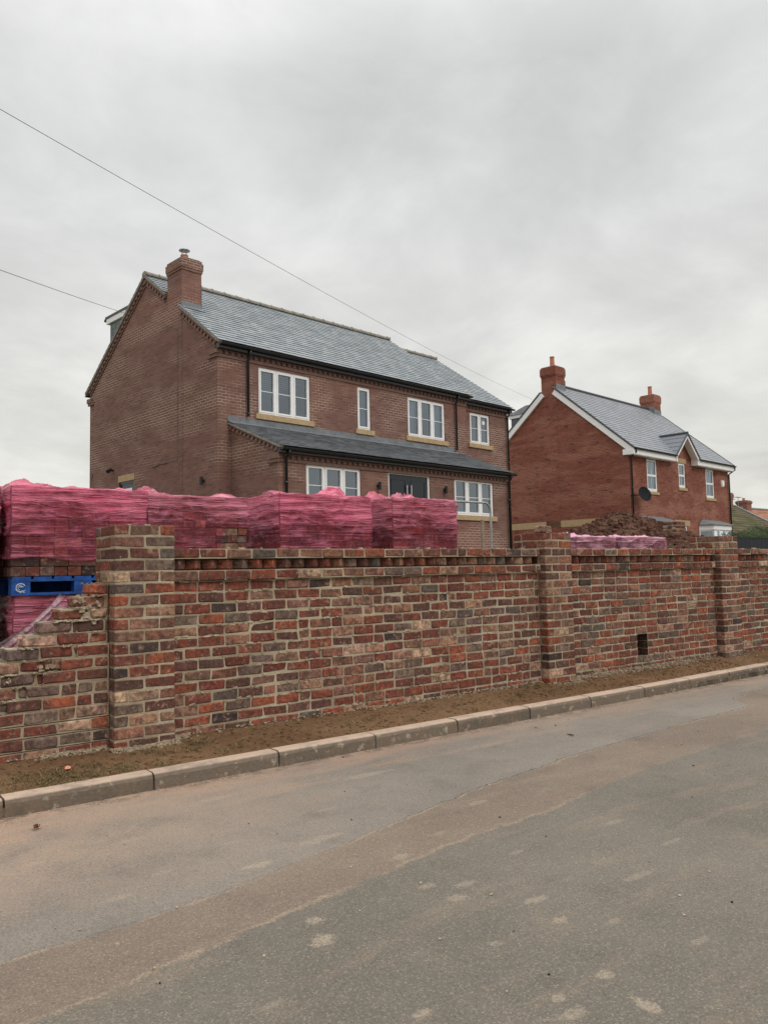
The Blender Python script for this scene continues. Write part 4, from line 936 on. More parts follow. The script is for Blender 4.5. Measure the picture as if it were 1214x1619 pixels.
# roof
csl = math.cos(math.atan(slope))
m = MB(); slates(m, -.09, L + .09, -OV, ZE, D / 2, ZR, .198, .26, SL1, x0fn=lambda q: .6 if 1.70 < -OV + q * csl < 2.50 else -.09); slates(m, -.09, L + .09, D + OV, ZE, D / 2, ZR, .198, .26, SL1)
rf = m.build('roof', M_slate, H1)
m = MB(); slates(m, L + .095, L + LX + .1, SB - OV, ZEX, D / 2, ZRX, .198, .26, SL1); slates(m, L + .095, L + LX + .1, D + OV, ZEX, D / 2, ZRX, .198, .26, SL1)
m.build('roof', M_slate, H1)['label'] = 'lower slate roof over the set-back end bay'
m = MB(); prism_roofdeck(m, .0, L + .08, -OV, ZE, D / 2, ZR); prism_roofdeck(m, .0, L + .08, D + OV, ZE, D / 2, ZR); prism_roofdeck(m, L + .1, L + LX + .09, SB - OV, ZEX, D / 2, ZRX); prism_roofdeck(m, L + .1, L + LX + .09, D + OV, ZEX, D / 2, ZRX)
m.build('roof_deck', M_black, rf)
m = MB()
def ridge(m, x0, x1, y, z):
    x = x0
    while x < x1 - .02:
        b = min(x + .44, x1); n = 8; V = []
        for xx in (x, b - .01):
            for i in range(n + 1):
                a = R(200 - 220 * i / n); rr = .115 if xx == x else .105; V.append((xx, y + math.cos(a) * rr * 1.15, z - .005 + math.sin(a) * rr * .85))
        m.add(V, [(i, i + 1, n + 1 + i + 1, n + 1 + i) for i in range(n)] + [tuple(range(n + 1)), tuple(range(n + 1, 2 * n + 2))[::-1]])
        m.obox((b - .005, y, z + .04), Vector((1, 0, 0)), Vector((0, 1, 0)), Vector((0, 0, 1)), .022, .08, .045, j=.008)
        x = b
ridge(m, -.08, L + .08, D / 2, ZR + .01); ridge(m, L + .1, L + LX + .1, D / 2, ZRX + .01); m.build('ridge_tiles', M_verge, rf)
m = MB(); prof = None
m.box(-.06, L + .06, -OV + .035, -.02, ZE - .17, ZE - .045); m.box(L + .08, L + LX + .08, SB - OV + .035, SB - .02, ZEX - .17, ZEX - .045); m.build('fascia', M_black, H1)
gutter(H1, -.06, L + .07, -OV + .03, ZE - .03); gutter(H1, L + .09, L + LX + .12, SB - OV + .03, ZEX - .03); gutter(H1, -.06, L + LX, D + OV + .08, ZE - .03)
downpipe(H1, [(.85, -.21, ZE - .08), (.85, -.19, ZE - .2), (.85, -.08, ZE - .36), (.85, -.08, 3.62)]); downpipe(H1, [(9.06, -.21, ZE - .08), (9.06, -.19, ZE - .2), (9.06, -.08, ZE - .36), (9.06, -.08, 3.5)])
downpipe(H1, [(12.13, -.02, ZEX - .08), (12.13, .02, ZEX - .2), (12.13, .12, ZEX - .34), (12.13, .12, 0.1)])
window(H1, *wins[0][:2], *wins[0][2:], 0, 3, blinds=True, label='upper three-light window nearest the gable, blind inside')
window(H1, *wins[1][:2], *wins[1][2:], 0, 1, curtain=True, label='narrow single-light upper window'); window(H1, *wins[2][:2], *wins[2][2:], 0, 3, curtain=True)
window(H1, 10.1, 11.18, 3.89, 4.96, SB, 2, notice=(10.84, 4.62), label='two-light window in the set-back end bay')
# chimney on the gable
ch = chimney(H1, .0, .60, 1.705, 2.46, 0.5, 8.13, M_hb1, .34, .04, pots=((.30, 2.08, .22, .105, True),))
ch.location.x = -.012
m = MB(); zf = lambda y: ZR - slope * (D / 2 - y)
m.box(-.02, .615, 1.69, 1.70, zf(1.70) - .03, zf(1.70) + .16); m.box(.588, .6, 1.69, 2.47, zf(2.1) - .3, zf(2.46) + .16); m.obox((.30, 1.62, zf(1.62) + .035), Vector((1, 0, 0)), Vector((0, 1, slope)).normalized(), Vector((0, -slope, 1)).normalized(), .32, .09, .006); m.build('flashing', M_lead, ch)
# rear dormer
m = MB(); m.box(.5, 4.2, 4.6, 6.98, 5.9, 7.66); dm = m.build('dormer', mat_plain('hung_slate', lin(86, 96, 98, 1.2), .6, .2, 8), H1)
m = MB(); m.box(.42, 4.28, 4.3, 7.12, 7.66, 7.83); m.build('dormer_fascia', M_white, dm)
m = MB(); m.box(.40, 4.3, 4.0, 7.16, 7.832, 7.90); m.tube([(.40, 7.19, 7.80), (4.3, 7.19, 7.80)], .05, 8); m.build('dormer_roof', M_black, dm)
m = MB()
for k in range(8):
    z = 6.05 + k * .2
    for i in range(10): m.box(.488, .499, 4.65 + i * .235 + (k % 2) * .11, 4.65 + i * .235 + .228 + (k % 2) * .11 if i < 9 else 6.97, z, z + .194)
m.build('cheek_slates', mat_plain('cheek_slate', lin(96, 108, 108, 1.2), .55, .25, 3), dm)
# lean-to
m = MB(); yl = -LW
gw = [(1.2, 2.99, 1.2, 2.23), (3.98, 5.62, .14, 2.24), (6.66, 8.48, 1.18, 2.25)]
rect_wall(m, 'y', yl, u0, u1, 0, ZLE - .05, gw, .12)
for x, fl in ((u0, 0), (u1, 1)):
    V = [(x, yl, 0), (x, 0, 0), (x, 0, ZLA - .12), (x, yl, ZLE + .02)]; m.add(V, [(0, 3, 2, 1)] if not fl else [(0, 1, 2, 3)])
lt = m.build('wall', M_hb1, H1); lt['label'] = 'brick wall of the front lean-to'
m = MB(); yle = yl - OV
zla = ZLA - .16
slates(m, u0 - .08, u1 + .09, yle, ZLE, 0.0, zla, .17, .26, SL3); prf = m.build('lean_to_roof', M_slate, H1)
m = MB(); prism_roofdeck(m, u0 - .07, u1 + .08, yle, ZLE, 0, zla); m.build('roof_deck', M_black, prf)
m = MB(); sl = (zla - ZLE) / (LW + OV)
m.box(u0 - .1, 9.0, -.014, -.004, zla + .0, ZLA + .0); dv = Vector((0, 1, sl)).normalized()
m.obox(((u0 - .1 + 9.06) / 2, -.11, zla - .11 * sl + .035), Vector((1, 0, 0)), dv, Vector((0, -sl, 1)).normalized(), (9.06 - u0 + .1) / 2, .13, .006)
m.build('flashing', M_lead, prf)
m = MB(); cornice(m, u0 - .03, u1, yl, ZLE - .11)
rk = (0.0, ZLA - .20, yle + .06, ZLE - .02)
rake_bar(m, u0, 0, zla - .05, yle + .1, ZLE - .0, 0, .05, .05); dentils_rake(m, u0, 0, zla - .05, yle + .1, ZLE, .17, .085, .07, .05, .05); rake_bar(m, u0, -.05, zla - .05, yl, ZLE + .05, .12, .05, .03)
m.box(u0 - .05, u0, yl - .05, yl + .36, ZLE - .36, ZLE - .28); m.box(u0 - .07, u0, yl - .08, yl + .28, ZLE - .275, ZLE - .14)
m.build('dentil_course', M_dent, lt)
m = MB(); rake_bar(m, u0, 0, zla + .0, yle, ZLE + .0, -.0, .05, .085); m.build('verge_strip', M_verge, prf)
m = MB(); m.box(u0 - .05, u1 + .06, yle + .035, yl - .02, ZLE - .15, ZLE - .045); m.build('fascia', M_black, prf)
gutter(prf, u0 - .05, u1 + .13, yle + .03, ZLE - .03)
downpipe(H1, [(.55, yle - .02, ZLE - .08), (.55, yle, ZLE - .16), (.55, yl - .08, ZLE - .28), (.55, yl - .08, .05)]); downpipe(H1, [(9.15, yle - .02, ZLE - .08), (9.15, yle, ZLE - .16), (9.17, yl - .08, ZLE - .28), (9.17, yl - .08, .05)])
window(H1, *gw[0], yl, 3, label='ground floor window behind the third pink pack'); window(H1, *gw[2], yl, 3, label='ground floor window right of the front door')
# front doors
m = MB(); x0, x1, z0, z1 = gw[1]; f = .06
m.box(x0, x0 + f, yl + .03, yl + .10, z0, z1); m.box(x1 - f, x1, yl + .03, yl + .10, z0, z1); m.box(x0 + f, x1 - f, yl + .03, yl + .10, z1 - f, z1); df = m.build('door_frame', M_white, H1)
for s in (0, 1):
    a = x0 + f + s * (x1 - x0 - 2 * f) / 2 + .003; b = a + (x1 - x0 - 2 * f) / 2 - .006; m = MB()
    m.box(a, b, yl + .065, yl + .10, z0, z1 - f - .004)
    for (c, d) in ((z0 + .12, z0 + .95), (z0 + 1.08, z1 - f - .12)):
        for (q0, q1, r0, r1) in ((a + .1, b - .1, c, c + .02), (a + .1, b - .1, d - .02, d), (a + .1, a + .12, c + .02, d - .02), (b - .12, b - .1, c + .02, d - .02)): m.box(q0, q1, yl + .055, yl + .066, r0, r1)
    dr = m.build('front_door', M_door, H1); dr['label'] = 'right leaf of the dark double door' if s else 'left leaf of the dark double door'
    m = MB(); hx = b - .08 if s == 0 else a + .08; m.tube([(hx, yl + .02, z0 + .8), (hx, yl + .02, z0 + 1.78)], .016, 8); m.tube([(hx, yl + .02, z0 + .95), (hx, yl + .066, z0 + .95)], .009, 6); m.tube([(hx, yl + .02, z0 + 1.65), (hx, yl + .066, z0 + 1.65)], .009, 6); m.build('handle', mat_plain('brushed_steel', (.7, .69, .67, 1), .3, .05, 3, metal=.4), dr)
# side door
m = MB(); m.box(.03, .08, sd0[0], sd0[0] + .06, .14, 2.37); m.box(.03, .08, sd0[1] - .06, sd0[1], .14, 2.37); m.box(.03, .08, sd0[0] + .06, sd0[1] - .06, 2.30, 2.37); m.box(.05, .085, sd0[0] + .06, sd0[1] - .06, .14, 2.299); sdo = m.build('side_door', M_door, H1)
m = MB(); m.box(.044, .049, sd0[0] + .17, sd0[1] - .17, 1.95, 2.16); m.build('glazed_light', M_white, sdo)
m = MB(); m.box(-.004, .05, sd0[0] - .05, sd0[1] + .05, 2.372, 2.56); m.build('lintel', M_stone, H1)
# outside lamps, vent, cable
def wall_lamp(y, z, spot=False):
    m = MB()
    if spot: m.tube([(0, y, z), (-.08, y, z)], .03, 10); m.tube([(-.06, y + .04, z + .03), (-.19, y - .03, z - .05)], [.05, .06], 12)
    else: m.box(-.04, 0, y - .03, y + .03, z - .03, z + .03); m.tube([(-.085, y, z - .1), (-.085, y, z + .1)], .045, 14)
    return m
wall_lamp(5.69, 2.77, True).build('wall_lamp', M_lamp, H1); wall_lamp(.66, 1.97).build('wall_lamp', M_lamp, H1)
for x, z in ((3.58, 1.82), (6.21, 1.86)):
    m = MB(); m.box(x - .03, x + .03, yl - .04, yl, z - .03, z + .03); m.tube([(x, yl - .085, z - .1), (x, yl - .085, z + .1)], .045, 14); m.build('wall_lamp', M_lamp, H1)
m = MB(); m.box(-.02, 0, 7.1, 7.2, 2.68, 2.8); m.build('air_vent', M_black, H1)
m = MB(); m.tube([(-.014, 1.99, 6.2), (-.012, 1.92, 6.12), (-.012, 1.915, 5.9), (-.012, 1.915, 2.72), (-.012, 1.97, 2.64), (-.012, 2.9, 2.64), (-.012, 3.3, 2.60)], .010, 6)
for k in range(9): m.box(-.024, 0, 1.895, 1.935, 2.9 + k * .38, 2.915 + k * .38)
m.build('service_cable', M_cable, H1)
def H1W(p):
    return Vector((8.3914, 17.8495, 1.7)) + Matrix.Rotation(R(7.4868), 3, 'Z') @ Vector(p)

# ---- house two: red brick
H2 = thing('neighbouring_house', 'red brick house with white barge boards and two chimneys beyond the soil heap', 'house', (32.219, 22.969, 1.7), R(7.0498))
L2, D2 = 11.57, 8.69; ZE2, ZR2 = 5.3, 9.27; OV2 = .35; s2 = (ZR2 - ZE2) / (D2 / 2 + OV2)
g2 = lambda y: ZR2 - s2 * abs(y - D2 / 2) - .05
W2 = [(1.79, 2.84, 3.30, 4.93), (5.25, 6.02, 3.68, 5.0), (8.54, 9.6, 3.30, 4.93), (4.85, 5.95, .0, 1.64)]
PX, PH, PW = 5.62, 6.5, 1.25
m = MB(); rect_wall(m, 'y', 0, 0, L2, 0, 5.35, W2, .1)
m.add([(PX - PW, 0, 5.35), (PX + PW, 0, 5.35), (PX, 0, PH - .08)], [(0, 1, 2)])
m.add([(0, 0, 0), (0, D2, 0), (0, D2, g2(D2)), (0, D2 / 2, g2(D2 / 2)), (0, 0, g2(0))], [(0, 4, 3, 2, 1)])
m.add([(L2, 0, 0), (L2, D2, 0), (L2, D2, g2(D2)), (L2, D2 / 2, g2(D2 / 2)), (L2, 0, g2(0))], [(0, 1, 2, 3, 4)])
m.add([(0, D2, 0), (L2, D2, 0), (L2, D2, 5.2), (0, D2, 5.2)], [(0, 3, 2, 1)])
m.build('wall', M_hb2, H2)
m = MB(); m.box(-.012, .05, -.012, D2, 1.66, 2.0); m.build('stone_band', M_stone, H2)
m = MB(); m.box(5.12, 6.15, -.01, .02, 5.003, 5.26); m.build('lintel', M_stone, H2)
m = MB(); m.box(4.55, 6.3, -.01, .02, 1.643, 1.95); m.build('lintel', M_stone, H2)
m = MB()
c2s = math.cos(math.atan(s2))
zat = lambda q: ZE2 + q * s2 / math.hypot(1, s2)
hw = lambda q: max(0, (PW + .04) * (1 - (zat(q) - 5.3) / (PH - 5.3)))
slates(m, -.13, PX, -OV2, ZE2, D2 / 2, ZR2, .26, .36, SL2, jit=.0008, th=.008, x1fn=lambda q: PX - hw(q), x0fn=lambda q: .87 if -OV2 + q * c2s > 3.92 else -.13); slates(m, PX, L2 + .13, -OV2, ZE2, D2 / 2, ZR2, .26, .36, SL2, jit=.0008, th=.008, x0fn=lambda q: PX + hw(q), x1fn=lambda q: L2 - .87 if -OV2 + q * c2s > 3.92 else L2 + .13); slates(m, -.13, L2 + .13, D2 + OV2, ZE2, D2 / 2, ZR2, .26, .36, SL2, jit=.0008, th=.008, x0fn=lambda q: .87 if q * c2s > D2 + OV2 - 4.83 else -.13, x1fn=lambda q: L2 - .87 if q * c2s > D2 + OV2 - 4.83 else L2 + .13)
rf2 = m.build('roof', M_slate, H2)
m = MB(); yp = -OV2 + (PH - ZE2) / s2
prism_roofdeck(m, .0, L2, yp, PH, D2 / 2, ZR2); prism_roofdeck(m, .0, PX - PW - .02, -OV2, ZE2, yp, PH); prism_roofdeck(m, PX + PW + .02, L2, -OV2, ZE2, yp, PH); prism_roofdeck(m, 0, L2, D2 + OV2, ZE2, D2 / 2, ZR2); m.build('roof_deck', M_black, rf2)
m = MB()
for sg, xg in ((-1, 0), (1, L2)):
    for (ya, yb) in ((-OV2 - .02, 3.92), (D2 + OV2 + .02, 4.83)): rake_bar(m, xg, ya, g2(ya) + .04, yb, g2(yb) + .04, .03, .27, .12, sg, .01)
    m.box(*sorted((xg + sg * .001, xg + sg * .125)), -OV2, .22, 4.97, 5.24)
m.box(-.1, 4.42, -OV2 + .02, -OV2 + .05, 4.98, 5.27); m.box(6.82, L2 + .1, -OV2 + .02, -OV2 + .05, 4.98, 5.27); m.box(-.1, 4.42, -OV2 + .052, 0, 4.95, 4.978); m.box(6.82, L2 + .1, -OV2 + .052, 0, 4.95, 4.978)
m.build('barge_board', M_white, H2)
m = MB()
for sg, xg in ((-1, 0), (1, L2)):
    for (ya, yb) in ((-OV2 - .02, 3.91), (D2 + OV2 + .02, 4.84)): rake_bar(m, xg, ya, g2(ya) + .07, yb, g2(yb) + .07, -.02, .07, .15, sg, .0)
m.tube([(.87, D2 / 2, ZR2 + .03), (L2 - .87, D2 / 2, ZR2 + .03)], .09, 10); m.build('verge_cap', mat_plain('dark_tile', (.06, .062, .07, 1), .5), rf2)
gutter(rf2, -.1, 4.40, -OV2 + .01, ZE2 - .02); gutter(rf2, 6.84, L2 + .22, -OV2 + .01, ZE2 - .02)
# pediment over the middle window
ped = MB(); hs = math.hypot(PW + .12, PH - 5.28); yb_ = lambda z: -OV2 + (z - ZE2) / s2
for sg in (-1, 1):
    P0 = Vector((PX + sg * (PW + .12), -OV2 - .08, 5.28)); P1 = Vector((PX, -OV2 - .08, PH + .06)); Q1 = Vector((PX, yb_(PH + .06) + .05, PH + .06)); Q0 = Vector((PX + sg * (PW + .12), yb_(5.28) + .1, 5.28))
    n = (P1 - P0).cross(Q0 - P0).normalized(); n = n if n.z > 0 else -n
    rows = 5
    for i in range(rows):
        a, b = i / rows, min((i + 1.2) / rows, 1); A0, A1 = P0.lerp(P1, a) + n * .03, P0.lerp(P1, b) + n * .012; B0, B1 = Q0.lerp(Q1, a) + n * .03, Q0.lerp(Q1, b) + n * .012
        ped.add([A0, B0, B1, A1, A0 - n * .03, B0 - n * .03, B1 - n * .03, A1 - n * .03], [(0, 1, 2, 3), (4, 7, 6, 5), (0, 4, 5, 1), (1, 5, 6, 2), (2, 6, 7, 3), (3, 7, 4, 0)], lin(88, 93, 101, 1.35)[:3] + (rnd.random(),))
pd = ped.build('pediment_roof', M_slate, H2)
m = MB()
for sg in (-1, 1):
    m.bar((PX + sg * (PW + .10), -OV2 - .04, 5.20), (PX + sg * .015, -OV2 - .04, PH - .07), .035, .17, (0, 1, 0)) if False else None
    a = Vector((PX + sg * (PW + .10), -OV2 - .04, 5.19)); b = Vector((PX + sg * .02, -OV2 - .04, PH - .08)); d = (b - a).normalized(); up_ = Vector((0, 1, 0)).cross(d).normalized()
    m.obox((a + b) / 2, d, Vector((0, 1, 0)), up_, (b - a).length / 2, .02, .085)
    # sloping soffit between barge board and wall
    n = up_ if up_.z < 0 else -up_
    m.obox((a + b) / 2 + Vector((0, .18, 0)) + n * .06, d, Vector((0, 1, 0)), up_, (b - a).length / 2, .17, .012)
m.box(4.30, 4.44, -OV2 - .03, 0, 4.955, 5.2); m.box(6.80, 6.98, -OV2 - .03, 0, 4.955, 5.25)
m.build('barge_board', M_white, pd)
m = MB()
for sg in (-1, 1):
    a = Vector((PX + sg * (PW + .16), -OV2 - .075, 5.27)); b = Vector((PX, -OV2 - .075, PH + .06)); d = (b - a).normalized(); up_ = Vector((0, 1, 0)).cross(d).normalized(); m.obox((a + b) / 2, d, Vector((0, 1, 0)), up_, (b - a).length / 2 + .02, .03, .035)
m.tube([(PX, -OV2 - .1, PH + .09), (PX, yb_(PH + .06) + .05, PH + .09)], .075, 10); m.build('verge_cap', bpy.data.materials['dark_tile'], pd)
window(H2, *W2[0], 0, 1, sash=True, curtain=True, label='upper left sash window'); window(H2, *W2[1], 0, 1, sash=True, curtain=True, label='small sash window under the pediment'); window(H2, *W2[2], 0, 1, sash=True, curtain=True, label='upper right sash window')
m = MB(); x0, x1, z0, z1 = W2[3]; m.box(x0, x0 + .08, .03, .09, z0, z1); m.box(x1 - .08, x1, .03, .09, z0, z1); m.box(x0 + .08, x1 - .08, .03, .09, z1 - .08, z1); fr = m.build('door_frame', M_white, H2)
m = MB(); m.box(x0 + .081, x1 - .081, .05, .085, z0, z1 - .081); m.build('front_door', M_door, fr)
def bay(x0, x1, label):
    i = .35; y = -.62; m = MB()
    for (zz0, zz1, e) in ((0, .55, 0), (1.48, 1.72, .05)):
        V = [(x0 - e, 0, zz0), (x0 + i - e, y - e, zz0), (x1 - i + e, y - e, zz0), (x1 + e, 0, zz0)]; V += [(a, b, zz1) for a, b, c in V]
        m.add(V, [(0, 4, 5, 1), (1, 5, 6, 2), (2, 6, 7, 3), (4, 7, 6, 5), (0, 1, 2, 3)])
    pts = [(x0, 0), (x0 + i, y), (x1 - i, y), (x1, 0)]; n = 0
    for (a, b), (c, d) in zip(pts, pts[1:]):
        k = 3 if abs(c - a) > 1 else 1
        for j in range(k + 1): xx, yy = a + (c - a) * j / k, b + (d - b) * j / k; m.box(xx - .05, xx + .05, yy - .01, yy + .08, .552, 1.478)
        m.bar((a, b + .03, 1.44), (c, d + .03, 1.44), .05, .07); m.bar((a, b + .03, .59), (c, d + .03, .59), .05, .07)
    bw = m.build('bay_window', M_white, H2); bw['label'] = label
    g = MB(); g.add([(a, b + .05, .56) for a, b in pts] + [(a, b + .05, 1.475) for a, b in pts], [(0, 4, 5, 1), (1, 5, 6, 2), (2, 6, 7, 3)]); g.build('pane', M_glass, bw)
    g = MB(); g.box(x0 + .3, x1 - .3, -.3, -.28, .56, 1.47); g.build('curtain', M_room, bw)
    r = MB(); e = .12; V = [(x0 - e, -.02, 1.722), (x0 + i - e, y - e, 1.722), (x1 - i + e, y - e, 1.722), (x1 + e, -.02, 1.722)]; V += [(a, b, 1.78) for a, b, c in V]; V += [(x0 + .3, -.02, 2.05), (x1 - .3, -.02, 2.05)]
    r.add(V, [(0, 1, 5, 4), (1, 2, 6, 5), (2, 3, 7, 6), (4, 5, 8), (5, 6, 9, 8), (6, 7, 9), (0, 3, 2, 1)]); r.build('bay_roof', M_lead, bw)
bay(.75, 3.45, 'left bay window, mostly behind the soil heap'); bay(7.45, 10.35, 'right bay window')
chimney(H2, 0, .86, 3.93, 4.82, 0.3, 10.17, M_hb2, .52, .045, pots=((.42, 4.37, .62, .13, False),)).location.x = -.012
chimney(H2, L2 - .86, L2, 3.93, 4.82, 8.3, 10.17, M_hb2, .52, .045, pots=((L2 - .43, 4.37, .62, .13, False),))
m = MB(); z_ = ZR2 - s2 * (D2 / 2 - 3.93); m.box(-.02, .87, 3.905, 3.92, z_ - .05, z_ + .3); m.box(.862, .875, 3.905, 4.8, z_, z_ + .55); m.box(L2 - .875, L2 - .862, 3.905, 4.8, z_, z_ + .5); m.box(L2 - .87, L2 + .01, 3.905, 3.92, z_ - .05, z_ + .3); m.build('flashing', M_lead, rf2)
m = MB(); m.box(1.0, 4.0, 5.0, 7.6, 6.0, 8.0); d2 = m.build('dormer', bpy.data.materials['hung_slate'], H2)
m = MB(); m.box(.93, 4.07, 5.0, 7.7, 8.0, 8.18); m.build('dormer_fascia', M_white, d2)
m = MB(); m.add([(.85, 7.85, 8.182), (4.15, 7.85, 8.182), (4.15, 5.0, 8.182), (.85, 5.0, 8.182), (1.0, 6.6, 8.62), (4.0, 6.6, 8.62), (4.0, 5.0, 8.62), (1.0, 5.0, 8.62)], [(0, 4, 5, 1), (0, 3, 7, 4), (1, 5, 6, 2), (4, 7, 6, 5), (0, 1, 2, 3)]); m.build('dormer_roof', M_lead, d2)
downpipe(H2, [(.12, -.38, ZE2 - .08), (.12, -.36, ZE2 - .22), (.10, -.09, ZE2 - .45), (.10, -.09, .1)], .045); downpipe(H2, [(L2 + .12, -.38, ZE2 - .08), (L2 + .12, -.36, ZE2 - .25), (L2 - .10, -.09, ZE2 - .5), (L2 - .10, -.09, .1)], .045)
# satellite dish and alarm box belong to the house
m = MB(); c0 = Vector((.62, -.42, 3.05)); ax = Vector((-.25, -.93, .25)).normalized(); e1 = Vector((0, 0, 1)).cross(ax).normalized(); e2 = ax.cross(e1)
def dishf(a, b):
    r = .38 * b; t_ = 2 * math.pi * a; return tuple(c0 + e1 * r * math.cos(t_) * 1.1 + e2 * r * math.sin(t_) * .98 + ax * (.5 * r * r - .03))
m.grid(28, 7, dishf, close=True); m.tube([(.12, 0, 3.0), (.3, -.3, 3.0), tuple(c0 - ax * .04)], .025, 8); m.tube([tuple(c0 - e2 * .36), tuple(c0 + ax * .38 - e2 * .12)], .012, 6); m.build('satellite_dish', mat_plain('dish_mesh', (.02, .021, .024, 1), .75, spec=.1), H2, smooth=False)
m = MB(); m.add([(10.55, -.07, 4.4), (10.85, -.07, 4.4), (10.82, -.08, 4.12), (10.58, -.08, 4.12), (10.52, 0, 4.42), (10.88, 0, 4.42), (10.84, 0, 4.02), (10.56, 0, 4.02), (10.70, -.08, 4.03)], [(0, 3, 2, 1), (0, 1, 5, 4), (1, 2, 6, 5), (0, 4, 7, 3), (3, 7, 8), (2, 8, 6), (3, 8, 2)]); m.build('alarm_box', M_white, H2)

# ---- bungalows beyond
def rows_roof(m, x0, x1, ye, ze, yr, zr, gauge, col, k=1.3, jit=.004):
    slates(m, x0, x1, ye, ze, yr, zr, gauge, 1.2, col, k, jit, .03)
Bg = thing('bungalow', 'bungalow with mossy brown tiled roof right of the red brick house', 'house', (59.05, 33.0, 1.7), R(4))
m = MB(); zr, ze = 4.15, 1.2
rows_roof(m, -9, 1.0, -5.2, ze, 0, zr, .42, [(88, 80, 62), (80, 75, 57), (94, 84, 68), (74, 72, 52)]); rows_roof(m, -9, 1.0, 5.2, ze, 0, zr, .42, [(88, 80, 62), (80, 75, 57)]); br = m.build('roof', M_tile, Bg)
m = MB(); m.box(-8.8, .8, -4.7, 4.7, 0, 1.35); m.add([(.8, -4.7, 1.35), (.8, 4.7, 1.35), (.8, 0, zr - .1)], [(0, 1, 2)]); m.add([(-8.8, -4.7, 1.35), (-8.8, 4.7, 1.35), (-8.8, 0, zr - .1)], [(0, 2, 1)]); m.build('wall', M_hb3, Bg)
m = MB(); m.tube([(-9, 0, zr + .05), (1.0, 0, zr + .05)], .1, 8)
for sg in (-1, 1): rake_bar(m, 1.0, sg * 5.25, ze, 0, zr, -.09, .16, .22, 1, .12)
m.build('verge_cap', M_lead, br)
m = MB(); m.obox((.9, -3.4, 2.30), Vector((.5, -.7, -.4)).normalized(), Vector((.7, .5, 0)).normalized(), Vector((0, -.5, .85)).normalized(), .5, .06, .04); m.obox((-3.2, -4.2, 1.87), Vector((.5, -.7, -.4)).normalized(), Vector((.7, .5, 0)).normalized(), Vector((0, -.5, .85)).normalized(), .9, .09, .05); m.build('flashing_strip', M_lead, br)
chimney(Bg, -.75, .1, -.3, .5, 3, 5.15, M_hb3, .4, .06, pots=((-.3, .1, .4, .2, False),))
m = MB(); m.tube([(.1, .0, 4.7), (.6, -.2, 4.7)], .03, 5); m.build('aerial_arm', M_black, Bg)
Bo = thing('bungalow', 'bungalow with orange tiled roof at the right edge of the photo', 'house', (72.3, 39.2, 1.7), R(3))
m = MB(); zr, ze = 4.85, 1.6; OR = [(150, 108, 92), (142, 100, 84), (156, 114, 96)]
rows_roof(m, -.2, 14, -5.5, ze, 0, zr, .36, OR); rows_roof(m, -.2, 14, 5.5, ze, 0, zr, .36, OR); br = m.build('roof', M_tile, Bo)
m = MB(); m.box(0, 13.8, -5, 5, 0, 1.7); m.add([(0, -5, 1.7), (0, 5, 1.7), (0, 0, zr - .08)], [(0, 2, 1)]); m.add([(13.8, -5, 1.7), (13.8, 5, 1.7), (13.8, 0, zr - .08)], [(0, 1, 2)]); m.build('wall', M_hb3, Bo)
m = MB(); m.tube([(-.2, 0, zr + .05), (14, 0, zr + .05)], .11, 8); m.build('ridge_tiles', M_lead, br)
chimney(Bo, .3, 1.3, -.4, .6, 2.5, 5.6, M_hb3, .3, .08, pots=((.8, .1, .28, .13, False),))
m = MB(); m.tube([(.1, .3, 4.2), (.1, .3, 6.0)], .025, 5)
for z in (5.5, 5.95): m.tube([(-.6, .3, z), (.7, .3, z)], .018, 4)
for i in range(6): m.tube([(-.5 + i * .22, .05, 5.95), (-.5 + i * .22, .55, 5.95)], .012, 4)
m.build('aerial', M_steel, Bo)

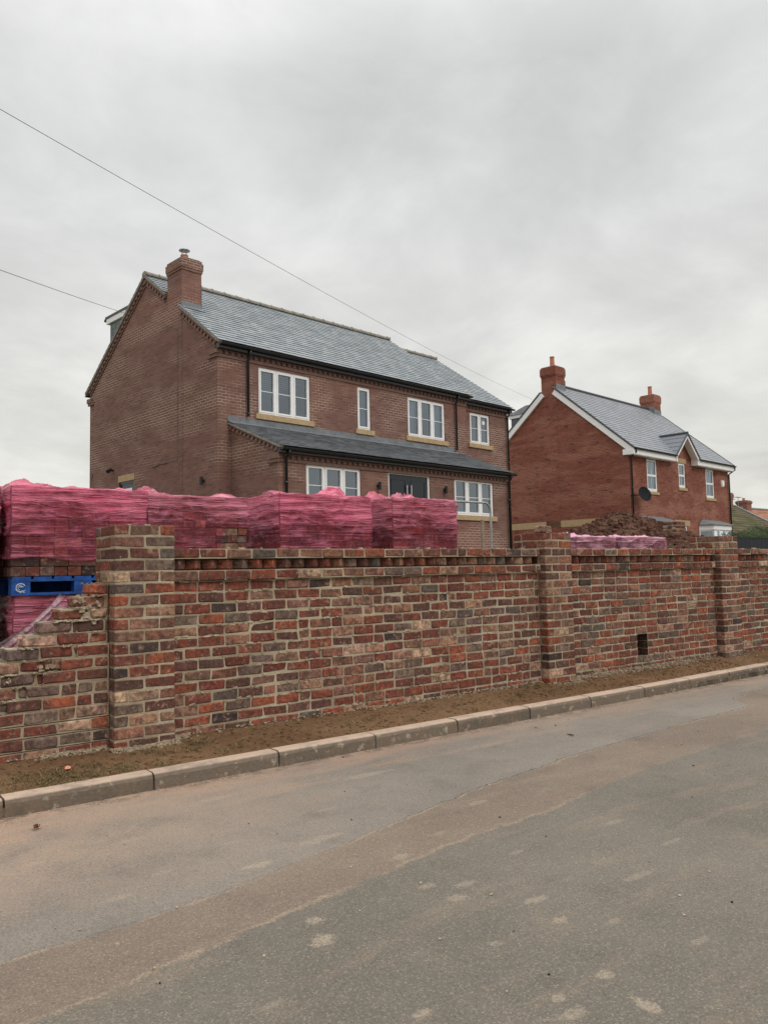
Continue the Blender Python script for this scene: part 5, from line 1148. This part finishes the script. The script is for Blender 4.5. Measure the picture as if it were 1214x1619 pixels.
# dark close-boarded fence and the shrub above it
t = thing('garden_fence', 'dark grey close-boarded fence behind the wall at the right edge', 'fence', (26.4, 15.2, 1.4))
m = MB()
for i in range(80): m.box(i * .15 + .001, i * .15 + .149, 0 + .003 * (i % 2), .02 + .003 * (i % 2), 0, .84)
m.build('fence_board', mat_plain('fence_paint', (.02, .023, .030, 1), .7, .15, 4), t); m = MB(); m.box(0, 12, -.01, .04, .842, .87); m.build('rail', bpy.data.materials['fence_paint'], t)
for i, (hx, hy, hw, hh, lab) in enumerate(((34.3, 18.6, 1.5, 1.05, 'low rounded green shrub above the dark fence'), (37.0, 18.9, 1.6, 1.35, 'taller green shrub above the dark fence at the right edge of the photo'))):
    t = thing('shrub', lab, 'shrub', (hx, hy, 1.6), 0, 'shrubs behind the dark fence')
    m = MB()
    for _ in range(9000):
        a = rnd.uniform(0, 6.28); b = math.acos(rnd.uniform(-1, 1)); r = rnd.random() ** .35 * (1 + .25 * noise.noise((math.cos(a) * 2, math.sin(a) * 2, b * 2 + i)))
        x, y, z = r * hw * math.sin(b) * math.cos(a), r * hw * .8 * math.sin(b) * math.sin(a), hh * .5 + r * hh * .62 * math.cos(b); s = rnd.uniform(.02, .05)
        v1 = Vector((rnd.gauss(0, 1), rnd.gauss(0, 1), rnd.gauss(0, 1))).normalized(); v2 = v1.orthogonal().normalized(); P = Vector((x, y, z)); q = rnd.uniform(.7, 1.3)
        m.add([P - v1 * s, P + v2 * s * .5, P + v1 * s, P - v2 * s * .5], [(0, 1, 2, 3)], (.045 * q, .075 * q, .028 * q, rnd.random()))
    m.build('foliage', bpy.data.materials['grass_blade'], t); m = MB()
    for k in range(5): m.tube([(0, 0, 0), (.2 * math.cos(k), .2 * math.sin(k), hh * .4), (.6 * math.cos(k * 1.3), .6 * math.sin(k * 1.3), hh * .8)], [.05, .03, .01], 6)
    m.build('stem', M_stake, t)

# ------------------------------------------------------------------ overhead wires
def wire(name, a, b, sag, r, label):
    a, b = Vector(a), Vector(b); m = MB()
    m.tube([a.lerp(b, i / 80) - Vector((0, 0, sag * 4 * (i / 80) * (1 - i / 80))) for i in range(81)], r, 6)
    tag(m.build(name, M_cable), label, 'wire')
E2 = Vector((32.219, 22.969, 1.7)) + Matrix.Rotation(R(7.0498), 3, 'Z') @ Vector((-.14, 5.2, g2(5.2) + .02))
wire('overhead_wire', (1.078, 9.954, 7.177), E2, .22, .0045, 'long overhead wire crossing the sky to the red brick house')
wire('overhead_wire', (1.135, 10.101, 5.163), H1W((-.02, 1.99, 6.2)), 0.04, .0045, 'short overhead service wire ending on the brown brick gable')
